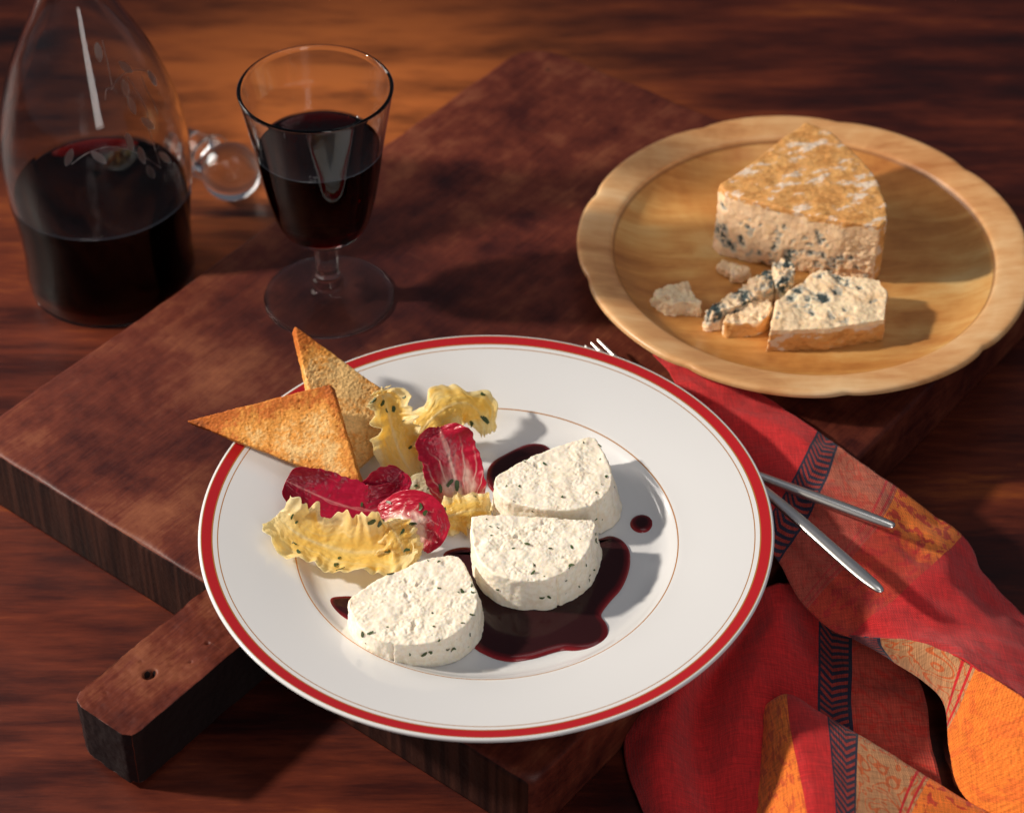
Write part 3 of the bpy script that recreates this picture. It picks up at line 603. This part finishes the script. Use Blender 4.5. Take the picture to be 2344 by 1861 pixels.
# ================================================================== salad leaves
def leaf(name, spine, width, hint, kind, seed, label, cup=.25, fold=.3, freq=1.6, frill=.2, ffreq=6, pucker=.035, wprof=None, thick=.018, herbs=0, group='salad leaves beside the toast', notch=.2, twist=0.0):
    sp = cr([tuple(p) for p in spine], 24); n = len(sp); m = 84; P = [Vector(p) for p in sp]
    hint = Vector(hint).normalized(); V, F, C = [], [], []
    rnd = random.Random(seed); ph, ph2 = rnd.uniform(0, 6), rnd.uniform(0, 6)
    for i in range(n):
        u = i/(n-1); t = (P[min(i+1, n-1)]-P[max(i-1, 0)]).normalized()
        side = t.cross(hint)
        if side.length < .1: side = t.cross(Vector((0, -.3, 1)))
        side.normalize(); nr = side.cross(t).normalized()
        if twist:
            R_ = Matrix.Rotation(twist*(u-.5), 3, t); side = R_ @ side; nr = R_ @ nr
        w = width*(wprof(u) if wprof else (math.sin(math.pi*(.12+.83*u))**.6))
        for j in range(m):
            v = 2*j/(m-1)-1; e = abs(v); sg = 1 if v > 0 else -1
            q = Vector((u*len(spine)*1.1, v*1.4, seed*3.7))
            edge = 1 + notch*noise.noise(Vector((u*7, sg*3, seed))) + .5*notch*noise.noise(Vector((u*21, sg*3, seed)))
            s = v*w*edge
            nu = u + .10*noise.noise(Vector((u*4, sg*2, seed*2)))
            tip = max(e, sstep(.55, 1.0, u)*.95)
            z = -cup*w*v*v + fold*e**1.6*math.sin(freq*2*math.pi*u+ph+(1.3 if v > 0 else 0))
            fr = 2.0*noise.noise(Vector((nu*ffreq*2.1, sg*5+v*.8, seed))) + 1.2*noise.noise(Vector((nu*ffreq*4.6, sg*5+v*.8, seed*3))) + .08*math.sin(ffreq*2*math.pi*nu+ph2*sg)
            z += frill*tip**2.4*fr*(.55+.9*abs(noise.noise(Vector((u*3, sg, seed*7)))))
            z += pucker*1.6*(noise.fractal(q*1.9, .8, 2.1, 3)) + pucker*1.3*(.5-abs(noise.noise(q*3.5))) + pucker*.8*(.4-abs(noise.noise(q*7.5)))
            ang = v/(u+.22); vein = abs(math.sin(ang*5.0 + .8*noise.noise(q*1.3)))
            vn = 1-sstep(0, .35, vein); z += pucker*.45*vn*(1-e*.5)
            s += frill*1.1*e**3*noise.noise(Vector((nu*ffreq*2.1+9, sg*5, seed)))
            ex = t*(frill*.7*e*e*noise.noise(Vector((u*6, v*3, seed*13))))
            if u > .8: ex += t*(.35*notch*width*noise.noise(Vector((v*4, 3, seed)))*sstep(.8, 1, u))
            p = P[i] + side*s + nr*z + ex
            rr = math.hypot(p.x-PX, p.y-PY); zfl = 4.46 + (0 if rr < 8 else min(1.6, (rr-8)*.42))
            if p.z < zfl: p.z = zfl + .03*rnd.random()
            V.append(tuple(p))
            nz = noise.fractal(Vector((u*5, v*3, seed)), .8, 2.0, 4); rib = math.exp(-(v/.07)**2)*(1-u*.85)
            if kind == 'lettuce':
                c = mixc((.97, .68, .13), (.97, .80, .30), .5+.4*nz); c = mixc(c, (.98, .90, .60), sstep(.45, 1.0, tip+.25*nz)*.85); c = mixc(c, (.93, .87, .62), max(rib*.8, .35*vn*(1-e), sstep(.3, 0, u)*.7))
            elif kind == 'white':
                c = mixc((.90, .87, .74), (.86, .78, .50), .5+.6*nz)
            elif kind == 'radicchio_dark':
                fine = 1-sstep(0, .09, abs(math.sin(ang*2.4+.7*noise.noise(q))))
                c = mixc((.38, .004, .032), (.50, .008, .048), .5+.5*nz); c = mixc(c, (.80, .35, .36), max(.55*fine*(1-e), .8*math.exp(-(v/.03)**2)*(1-.6*u)))
            elif kind == 'radicchio_side':
                wb = sstep(-.15, .65, v + .35*nz)*(1-.35*u); c = mixc((.42, .006, .030), (.55, .012, .045), .5+.5*nz)
                c = mixc(c, (.90, .76, .64), min(1, max(wb, .8*(1-sstep(0, .2, abs(math.sin(u*26+v*2.5+nz))))*sstep(-.75, .1, v)*.8)))
            elif kind == 'radicchio_rib':
                c = mixc((.88, .78, .66), (.50, .02, .06), sstep(.25, .75, e+.5*nz))
            else:
                wb = sstep(.58, .05, u*.9 + .35*e + .20*nz); st_ = vn*sstep(.95, .3, u+.35*e)
                c = mixc((.42, .006, .030), (.55, .012, .045), .5+.5*nz); c = mixc(c, (.90, .74, .62), min(1, max(wb, rib*.9, st_*.85)))
            C.append(c)
    for i in range(n-1):
        for j in range(m-1): F.append((i*m+j, i*m+j+1, (i+1)*m+j+1, (i+1)*m+j))
    o = mesh(name, V, F, MT['radicchio' if kind.startswith('rad') else 'lettuce'])
    at = o.data.color_attributes.new('Col', 'FLOAT_COLOR', 'POINT'); at.data.foreach_set('color', [c for q in C for c in (*q, 1.0)])
    md = o.modifiers.new('s', 'SOLIDIFY'); md.thickness = thick*CM; md.offset = 0; bake(o)
    o.data.polygons.foreach_set('use_smooth', [True]*len(o.data.polygons))
    tag(o, label, 'lettuce leaf' if not kind.startswith('rad') else 'radicchio leaf', group)
    if herbs:
        pts = []
        for i in range(herbs):
            a, b = rnd.randint(4, n-5), rnd.randint(5, m-6); p = V[a*m+b]
            d = Vector((0, .62, -.78)); s = Vector(p) - d*8; pts.append((*s, *d))
        scatter(o, pts, None, (.6, 1.7), seed)
    return o
L = D['leaves']
leaf('lettuce_leaf', L['LA'], 1.15, (.35, -.75, .55), 'lettuce', 3, 'curly yellow lettuce leaf standing against the paler toast triangle', cup=-.5, fold=.3, frill=.34, ffreq=4.0, herbs=8, twist=.5, notch=.5)
leaf('lettuce_leaf', L['LB'], 1.1, (-.1, -.6, .8), 'lettuce', 5, 'yellow lettuce leaf curling over behind the upright radicchio leaf', cup=.5, fold=.25, frill=.32, ffreq=3.6, herbs=4, notch=.4)
leaf('lettuce_leaf', L['LC'], 1.3, (0, -.40, .92), 'lettuce', 8, 'long ruffled yellow lettuce leaf lying at the front left of the salad', cup=-.62, fold=.34, freq=1.5, frill=.40, ffreq=4.2, herbs=10, notch=.36, wprof=lambda u: .70+.42*math.sin(math.pi*u)**.8)
leaf('lettuce_leaf', L['LC2'], 1.0, (.1, -.7, .7), 'lettuce', 12, 'small crumpled lettuce leaf folded up in front of the curved radicchio leaf', cup=.5, fold=.25, frill=.34, ffreq=3.6, herbs=4, notch=.45)
leaf('lettuce_leaf', L['LD'], .95, (0, -.6, .8), 'lettuce', 15, 'small yellow lettuce leaf tucked against the middle cheese slice', cup=.3, fold=.25, frill=.28, ffreq=3.5, herbs=3, wprof=lambda u: .7+.3*math.sin(math.pi*u))
leaf('lettuce_leaf', L['LE'], .85, (0, -.5, .85), 'white', 18, 'pale cream lettuce rib lying in the centre of the salad', cup=.2, fold=.15, frill=.06, ffreq=3, notch=.12, herbs=4)
leaf('radicchio_leaf', L['R1'], 1.22, (0, -.62, .78), 'radicchio_dark', 21, 'large dark red radicchio leaf under the tip of the front toast', pucker=.022, cup=-.22, fold=.16, freq=1.1, frill=.05, ffreq=3, notch=.10, herbs=4, wprof=lambda u: .18+.92*math.sin(math.pi*min(1, .04+.90*u))**.55)
leaf('radicchio_leaf', L['R5'], .42, (0, -.85, .5), 'radicchio_rib', 33, 'pale ribbed radicchio edge showing below the large dark red leaf', pucker=.022, cup=.3, fold=.05, frill=.03, ffreq=3, notch=.08)
leaf('radicchio_leaf', L['R2'], 1.25, (.12, -.8, .58), 'radicchio', 24, 'upright red and white radicchio leaf behind the middle cheese slice', pucker=.022, cup=-.25, fold=.15, frill=.13, ffreq=3.5, notch=.14, herbs=5, wprof=lambda u: .86+.28*math.sin(math.pi*u)-.55*max(0, u-.72)/.28)
leaf('radicchio_leaf', L['R3'], .95, (-.15, -.6, .78), 'radicchio_side', 27, 'small curved radicchio leaf with white ribs arching above the front lettuce', pucker=.022, cup=-.1, fold=.14, frill=.05, ffreq=3, notch=.08, herbs=4)
leaf('radicchio_leaf', L['R4'], 1.0, (.25, -.7, .66), 'radicchio_dark', 30, 'small dark red radicchio piece to the right of the front toast tip', pucker=.022, cup=-.25, fold=.10, frill=.05, ffreq=3, notch=.1)

# ================================================================== wooden plate
WX, WY = 15.65, 20.92
wp_prof = [(0, .88), (6, .90), (8.3, .98), (9.3, 1.22), (10.05, 1.62), (10.18, 1.72), (10.26, 1.80), (10.4, 1.96), (11.0, 2.12), (11.6, 2.24), (11.9, 2.26), (12.05, 2.18), (12.08, 2.02), (11.95, 1.86), (11.0, 1.5), (9.5, .9), (8.0, .25), (7.4, .03), (4, .02), (0, .02)]
def rmod(r, z, a):
    if r < 10.3: return r
    k = min(1, (r-10.3)/1.4); lob = abs(math.sin(4.5*a+.4+.5*noise.noise(Vector((math.cos(a)*1.4, math.sin(a)*1.4, 1))))); return r + k*(.08*lob - .17*(1-lob)**4 + .06*noise.noise(Vector((math.cos(a)*2, math.sin(a)*2, 4))))
V, F = lathe(smooth_prof(wp_prof, 4), 264, rmod=rmod)
wplate = mesh('wooden_plate', V, F, MT['woodplate'], loc=(WX, WY, T))
tag(wplate, 'pale round wooden plate with a scalloped rim under the blue cheese', 'plate')

# ================================================================== blue cheese
PASTE, CREAM, RIND, MOLD, BLUE, DARK = (.86, .60, .37), (.87, .73, .49), (.66, .32, .10), (.76, .66, .55), (.36, .40, .37), (.045, .068, .068)
def vein_field(q, spots, seed):
    """how blue the paste is at q (0..1.6): listed spots broken up by noise"""
    v = 0.0
    for sp_ in spots:
        if len(sp_) == 3: d = math.hypot(((q.x-10.57)*.969 - (q.y-22.34)*.247) - sp_[0], q.z-sp_[1])/sp_[2]
        else: d = math.sqrt((q.x-sp_[0])**2 + (q.y-sp_[1])**2 + (q.z-sp_[2])**2)/sp_[3]
        if d < 1.6: v += max(0, 1.3-d*.75)*(.78+1.4*noise.noise(q*3.6+Vector((seed, 0, 0)))+1.0*noise.noise(q*8))
    if spots: v += .75*sstep(.20, .45, noise.noise(q*2.3+Vector((seed*3, 1, 2))))*sstep(-.1, .25, noise.noise(q*.8+Vector((seed, 5, 0))))*(.5+1.2*abs(noise.noise(q*7)))
    return max(0, v)
def blue_solid(name, bot, z0, top, z1, rind, spots, seed, voxel, rough=.05, parent=None, cream=0.0, crumb=1.0, broken=lambda p: .35):
    n = len(top)
    if sum(top[i][0]*top[(i+1) % n][1]-top[(i+1) % n][0]*top[i][1] for i in range(n)) < 0: top = top[::-1]; bot = bot[::-1]
    V, F = prism(bot, z0, top, z1); cache = {}
    def disp(p, no):
        q = p.copy(); r = rind(p, no); v = vein_field(q, spots, seed); cache[0] = (r, v); k = broken(p)*crumb
        d = rough*fractal(q, .9, 3)
        d += lerp(k*(.10*fractal(q, 3.0, 4, .6) - .16*max(0, noise.noise(q*2.2)-.30)/.4) + .012*fractal(q, 6, 3), .035*fractal(q, 3, 4), r)
        d -= .07*min(1.3, v)*(1-r)
        return d
    def color(p, no, d):
        r, v = cache[0]; n1 = fractal(p, 1.2, 4); n2 = fractal(Vector((p.x*.55+p.y*.25, p.y*1.5-p.x*.5, p.z*1.2)), 1.0, 5, .5)
        c = mixc(mixc(PASTE, CREAM, cream + .35*n1), (.66, .40, .16), sstep(.1, .6, -n1)*.3)
        c = mixc(c, BLUE, sstep(.18, .6, v)*.7); c = mixc(c, DARK, sstep(.65, 1.3, v))
        if r > 0:
            rc = mixc(RIND, (.70, .38, .13), .5+.7*n1); rc = mixc(rc, (.40, .15, .03), sstep(.2, .6, n2)*.5); rc = mixc(rc, MOLD, sstep(.20, .5, -n2)*.8)
            c = mixc(c, rc, r)
        return c
    return voxel_solid(name, V, F, MT['blue'], voxel, disp, parent, color)
FLR = T + .9
WT = [tuple(p) for p in D['wedge_top']]; wcx = sum(p[0] for p in WT)/len(WT); wcy = sum(p[1] for p in WT)/len(WT)
WTs = []
for i, p in enumerate(WT):
    q = WT[(i+1) % len(WT)]
    for s in range(4): WTs.append((lerp(p[0], q[0], s/4), lerp(p[1], q[1], s/4)))
WB = [(p[0]-.12 if p[0] < 13 else p[0]+.05, p[1]+(.55 if p[1] < 21.5 else .1)*sstep(11, 18, p[0])) for p in WTs]
def rind_wedge(p, no):
    zt = FLR+4.2 - .34 + .22*noise.noise(p*1.3) + .1*noise.noise(p*4)
    top = sstep(-.05, .05, p.z-zt)
    # rounded outer side of the wheel: right-hand face
    side = sstep(.45, .7, no.x)*sstep(17.2, 18.2, p.x)
    return max(top, side)
wedge = blue_solid('blue_cheese_wedge', WB, FLR, WTs, FLR+4.2, rind_wedge, [tuple(q) for q in D['wspots']], 2.0, .065, broken=lambda p: .18+.9*sstep(16.8, 18.6, p.x)*sstep(FLR+3.6, FLR+2.6, p.z)+.5*sstep(FLR+1.0, FLR+.3, p.z))
tag(wedge, 'tall wedge of blue cheese with orange rind on top on the wooden plate', 'cheese')
ST = [tuple(p) for p in D['slab_top']]; STs = []
for i, p in enumerate(ST):
    q = ST[(i+1) % len(ST)]
    for s in range(4): STs.append((lerp(p[0], q[0], s/4), lerp(p[1], q[1], s/4)))
SB = [(p[0]-(.12 if p[0] < 16 else -.06), p[1]+(.15 if p[1] < 15 else 0)) for p in STs]
def rind_slab(p, no):
    y = 14.0 + .15*noise.noise(p*1.5) + (p.x-16)*.05 + .25
    f = sstep(-.5, -.8, no.y)*sstep(.0, .12, FLR+1.35-p.z+.1*noise.noise(p*2)); s = sstep(.6, .85, no.x)
    return max(f, s*.8)
def slab_disp(): pass
slab = blue_solid('blue_cheese_slab', SB, FLR, STs, FLR+1.6, rind_slab, [(q[0], q[1], q[2], q[3]*.85) for q in D['sspots']], 5.0, .055, .12, cream=.55, broken=lambda p: .26)
tag(slab, 'low slab of blue cheese lying flat in front of the tall wedge', 'cheese')
chunk_labels = ['long thin broken piece of blue cheese pointing left of the slab', 'rindy broken lump of blue cheese touching the left end of the slab',
                'blue-veined broken piece between the wedge and the slab', 'small crumb of cheese at the left foot of the wedge',
                'tiny crumb of cheese in front of the left foot of the wedge', 'lone crumb of pale cheese near the left rim of the wooden plate']
for k, ch in enumerate(D['chunks']):
    o_ = [tuple(p) for p in ch['o']]; cx = sum(p[0] for p in o_)/len(o_); cy = sum(p[1] for p in o_)/len(o_)
    o_ = cr(o_, 3, True); b_ = [(cx+(p[0]-cx)*1.08, cy+(p[1]-cy)*1.08) for p in o_]
    rk = (lambda p, no: 1.0 if (no.y < -.2 and noise.noise(p*.8) > -.3) else 0.0) if k == 1 else (lambda p, no: 0.0)
    ob = blue_solid('cheese_crumb', b_, ch['z0'], o_, ch['z1'], rk, ([(x, y, ch['z1']-.2*w, .55) for (x, y), w in zip(ch['o'], (0, 1, 0, 2, 1, 0, 1, 0, 1))] if k in (0, 2) else [(o_[2][0], o_[2][1], ch['z1'], .35)] if k == 1 else []), 7.0+k, .055 if k < 3 else .05, .10, cream=(.2, .3, .3, .1, .1, .45)[k], crumb=1.3, broken=lambda p: .8)
    tag(ob, chunk_labels[k], 'cheese crumb', 'blue cheese crumbs on the wooden plate')

# ================================================================== wine glass
GX, GY = -9.84, 19.2
zs = [(4.15, 1.05), (4.4, 1.62), (4.78, 2.06), (5.4, 2.42), (6.5, 2.72), (8, 3.01), (10, 3.31), (12, 3.66), (13.3, 3.90)]
outer = [(0, .0), (3.2, .0), (3.4, .06), (3.42, .14), (3.36, .22), (2.6, .32), (1.5, .48), (.95, .66), (.78, .85), (.86, 1.05), (.90, 1.2), (.80, 1.38), (.66, 1.55), (.62, 2.2), (.64, 3.2), (.68, 3.7), (.78, 3.98)] + [(r, z) for z, r in zs] + [(3.92, 13.42), (3.88, 13.5), (3.80, 13.51), (3.73, 13.42)]
inner = [(r-.17, z) for z, r in reversed(zs[3:-1])] + [(1.95, 5.02), (1.2, 4.74), (.5, 4.62), (0, 4.59)]
V, F = lathe(smooth_prof(outer, 4)[:-1] + smooth_prof([(3.73, 13.42)] + inner, 4), 128)
wglass = mesh('wine_glass', V, F, MT['thin'], loc=(GX, GY, T))
tag(wglass, 'stemmed wine glass part filled with dark red wine standing on the cutting board', 'wine glass')
lvl = 9.9
def g_in(z):
    pts = [(4.42, .0), (4.59, 0.6), (4.74, 1.2), (5.02, 1.95)] + [(a, b-.17) for a, b in zs[3:]]
    if z < 4.52: return None
    for (z0, r0), (z1, r1) in zip(pts, pts[1:]):
        if z0 <= z <= z1: return lerp(r0, r1, (z-z0)/(z1-z0))
    return None
wet_faces(wglass, lvl, g_in)
wprof = smooth_prof([(3.73, 13.42)] + inner, 4)
wi = [(max(0, r-.006), z+.008) for r, z in reversed(wprof) if z < lvl] + [(g_in(lvl)-.006, lvl), (g_in(lvl)-.12, lvl-.05), (1.5, lvl-.055), (0, lvl-.055)]
V, F = lathe(wi, 128)
gw = mesh('red_wine', V, F, mat_wine((lvl-.07)*CM), loc=(GX, GY, T)); tag(gw, 'dark red wine filling the stemmed wine glass', 'wine')

# ================================================================== carafe
KX, KY = -22.70, 25.76
cz = [tuple(p) for p in D['carafe']]
co_ = [(0, 0), (4.2, .0), (4.55, .15), (4.72, .6)] + [(r, z) for z, r in cz[2:]] + [(1.50, 21), (1.55, 23), (1.85, 24.5), (1.88, 24.7), (1.8, 24.75), (1.66, 24.6)]
ci_ = [(1.66, 24.6), (1.32, 23), (1.25, 21)] + [(r-.26, z) for z, r in reversed(cz[2:])] + [(4.34, 1.1), (4.1, .62), (3.2, .45), (0, .5)]
V, F = lathe(smooth_prof(co_, 5)[:-1] + smooth_prof(ci_, 5), 144)
car = empty('glass_carafe', (KX, KY, 0))
tag(car, 'tall clear glass carafe engraved with vine leaves, half full of red wine', 'carafe')
cbody = mesh('body', V, F, MT['smoky'], car)
lv = 6.3
cprof = smooth_prof(ci_, 5)
def c_in(z):
    if z < .4: return None
    best = None
    for (r0, z0), (r1, z1) in zip(cprof, cprof[1:]):
        if min(z0, z1) <= z <= max(z0, z1) and abs(z1-z0) > 1e-6:
            best = max(best or 0, lerp(r0, r1, (z-z0)/(z1-z0)))
    return best
wet_faces(cbody, lv, c_in)
cw = [(max(0, r-.006), z+.008) for r, z in reversed(cprof) if z < lv] + [(c_in(lv)-.006, lv), (c_in(lv)-.15, lv-.05), (3, lv-.055), (0, lv-.055)]
V, F = lathe(cw, 144)
cwo = mesh('red_wine', V, F, mat_wine((lv-.07)*CM), loc=(KX, KY, 0)); tag(cwo, 'dark red wine filling the lower half of the glass carafe', 'wine')
# engraving: fine vines and leaves cut on the shoulder
for vn in D['vine']:
    pts = cr([tuple(p) for p in vn], 6); q = []
    for p in pts:
        d = Vector((p[0]-KX, p[1]-KY, 0)); d.normalize(); q.append((p[0]-KX+d.x*.03, p[1]-KY+d.y*.03, p[2]))
    V, F = tube(q, .018, 5); mesh('engraved_stem', V, F, MT['etch'], car)
for (x, y, z, ang) in D['etch']:
    d = Vector((x-KX, y-KY, 0)).normalized(); tang = Vector((-d.y, d.x, 0)); slope = -.35 if z > 10 else .0
    upv = (Vector((0, 0, 1)) + d*slope).normalized(); nr = tang.cross(upv); nr = nr if nr.dot(d) > 0 else -nr
    ax = (tang*math.cos(ang+.6) + upv*math.sin(ang+.6)); bx = nr.cross(ax); V = []; c0 = Vector((x-KX, y-KY, z)) + nr*.06
    n = 16; Lh, Wh = .52, .20
    for s in (0, .03):
        for i in range(n):
            t = 2*math.pi*i/n; V.append(tuple(c0 + ax*(Lh*math.cos(t)) + bx*(Wh*math.sin(t)*abs(math.sin(t))**.6) + nr*s))
    F = [tuple(range(n-1, -1, -1)), tuple(range(n, 2*n))] + [(i, (i+1) % n, n+(i+1) % n, n+i) for i in range(n)]
    mesh('engraved_leaf', V, F, MT['etch'], car, smooth=False)

# ================================================================== stopper
st = empty('glass_stopper', D['stopper']); st.rotation_euler = (math.radians(94), 0, math.radians(221))
tag(st, 'clear glass ball stopper lying on the table between carafe and wine glass', 'stopper')
V, F = lathe([(1.75*math.sin(math.pi*i/28), -1.75*math.cos(math.pi*i/28)) for i in range(29)], 64); mesh('ball', V, F, MT['glass'], st)
V, F = lathe(smooth_prof([(0, 1.50), (.75, 1.52), (.62, 1.75), (.8, 1.95), (1.3, 2.05), (1.42, 2.2), (1.3, 2.36), (1.0, 2.45), (1.02, 3.3), (.88, 4.4), (.8, 4.55), (0, 4.58)], 4), 64); mesh('plug', V, F, MT['glass'], st)

# ================================================================== cutlery
def ribbon(pts, widths, ths, side, seg=10):
    """tapered bar of rounded section along points"""
    P = [Vector(p) for p in cr(pts, 8)]; n = len(P); Wd = [w[0] for w in cr([(w,) for w in widths], 8)]; Th = [t[0] for t in cr([(t,) for t in ths], 8)]; V, F = [], []
    for i in range(n):
        t = (P[min(i+1, n-1)]-P[max(i-1, 0)]).normalized(); x = t.cross(Vector((0, 0, 1))).normalized(); y = x.cross(t)
        for k in range(seg):
            a = 2*math.pi*k/seg; V.append(tuple(P[i] + x*(Wd[i]*.5*math.cos(a)) + y*(Th[i]*.5*math.sin(a))))
    for i in range(n-1):
        for k in range(seg):
            l = (k+1) % seg; F.append((i*seg+k, i*seg+l, (i+1)*seg+l, (i+1)*seg+k))
    F += [tuple(reversed(range(seg))), tuple((n-1)*seg+k for k in range(seg))]
    return V, F
f0, f1, f2, f3 = [Vector(p) for p in D['fork']]
fk = empty('fork', f2); tag(fk, 'steel fork under the plate edge, its tines peeking out at the back', 'fork')
ax = (f3-f0); L_ = ax.length; ax.normalize(); sd = ax.cross(Vector((0, 0, 1))).normalized()
def fp(s, lat=0, dz=0): return tuple(f0 + ax*s + sd*lat + Vector((0, 0, dz)) - f2)
V, F = ribbon([fp(6.6), fp(9), fp(12, 0, .1), fp(16, 0, .15), fp(L_-2), fp(L_-.4), fp(L_)], [.9, .5, .5, .66, .74, .56, .2], [.2, .3, .32, .34, .34, .28, .12], sd); mesh('handle', V, F, MT['steel'], fk)
V, F = ribbon([fp(4.3, 0, -.05), fp(5.0, 0, -.1), fp(6.0, 0, -.05), fp(6.8)], [1.55, 1.6, 1.3, .8], [.14, .16, .18, .2], sd); mesh('neck', V, F, MT['steel'], fk)
for k in range(4):
    la = (k-1.5)*.42; V, F = ribbon([fp(0, la*.95, .12), fp(.5, la, .04), fp(2.2, la, -.08), fp(4.5, la, -.06)], [.08, .19, .24, .30], [.08, .14, .16, .16], sd); mesh('tine', V, F, MT['steel'], fk)
k0, k1 = [Vector(p) for p in D['knife']]
kn = empty('knife', k1); tag(kn, 'steel knife handle sticking out from under the plate onto the red napkin', 'knife')
ax = (k0-k1).normalized(); sd = ax.cross(Vector((0, 0, 1))).normalized()
def kp(s, lat=0, dz=0): return tuple(ax*s + sd*lat + Vector((0, 0, dz)))
V, F = ribbon([kp(0), kp(.35), kp(2.5), kp(6), kp(9.2), kp(10)], [.16, .52, .64, .54, .48, .5], [.12, .36, .44, .42, .38, .3], sd); mesh('handle', V, F, MT['steel'], kn)
V, F = ribbon([kp(9.8), kp(11, .05), kp(15, .1), kp(19, .05), kp(20.5, -.3)], [.5, 1.3, 1.6, 1.4, .1], [.3, .12, .10, .10, .05], sd); mesh('blade', V, F, MT['steel'], kn)

# ================================================================== napkin
def patch(G, uvs, su, sv, wr, seed):
    rows = [cr([tuple(p) for p in r], sv) for r in G]; nc = len(rows[0])
    colsv = [cr([rows[i][j] for i in range(len(rows))], su) for j in range(nc)]; nr = len(colsv[0])
    uvr = [cr([tuple(p) for p in r], sv) for r in uvs]; uvc = [cr([uvr[i][j] for i in range(len(uvr))], su) for j in range(nc)]
    V, F, UV = [], [], []
    for i in range(nr):
        for j in range(nc):
            p = Vector(colsv[j][i]); w = wr*(noise.fractal(p*.45+Vector((seed, 0, 0)), .9, 2.0, 3)) + wr*.35*noise.noise(Vector((p.x*.7+p.y*1.1, p.y*.4-p.x*.3, seed))*1.3)
            p.z = max(.08, p.z + w); V.append(tuple(p)); UV.append(uvc[j][i])
    for i in range(nr-1):
        for j in range(nc-1): F.append((i*nc+j, i*nc+j+1, (i+1)*nc+j+1, (i+1)*nc+j))
    return V, F, UV
def build_napkin():
    N = D['nap']; AV, AF, AU = [], [], []
    def addp(G, uv, wr, seed, su=9, sv=12):
        V, F, U = patch(G, uv, su, sv, wr, seed); b = len(AV); AV.extend(V); AU.extend(U); AF.extend([tuple(i+b for i in f) for f in F])
    u1 = [-11, -8, -4, -.05, 1.3, 4.6, 8.1, 10.5, 13, 17, 20 - .5]
    addp(N['P1'], [[(u1[i], j*2.6) for j in range(4)] for i in range(11)], .22, 1)
    u2 = [.3, 1.25, 2.4, 3.7, 5.2, 6.2, 7.0, 7.8]
    addp(N['P2'], [[(u2[i], 12+j*1.6+i*.4) for j in range(3)] for i in range(8)], .14, 4, 10, 14)
    addp(N['P3'], [[((-9, -8, -6, -3.5, -.1, 1.4, 3.4)[j], 40+i*2.2) for j in range(7)] for i in range(7)], .16, 7)
    addp(N['P4'], [[((-20, -17, -13.5, -1.5, .9, 4.0, 7.6)[j], 20+i*2.1) for j in range(7)] for i in range(5)], .10, 10)
    o = mesh('napkin', AV, AF, MT['napkin'])
    me = o.data; uvl = me.uv_layers.new(name='UVMap')
    for lp in me.loops: uvl.data[lp.index].uv = AU[lp.vertex_index][:2]
    md = o.modifiers.new('s', 'SOLIDIFY'); md.thickness = .07*CM; md.offset = -1; bake(o)
    o.data.polygons.foreach_set('use_smooth', [True]*len(o.data.polygons))
    return tag(o, 'crumpled red and orange woven napkin with chevron stripes beside the plate', 'napkin')
build_napkin()
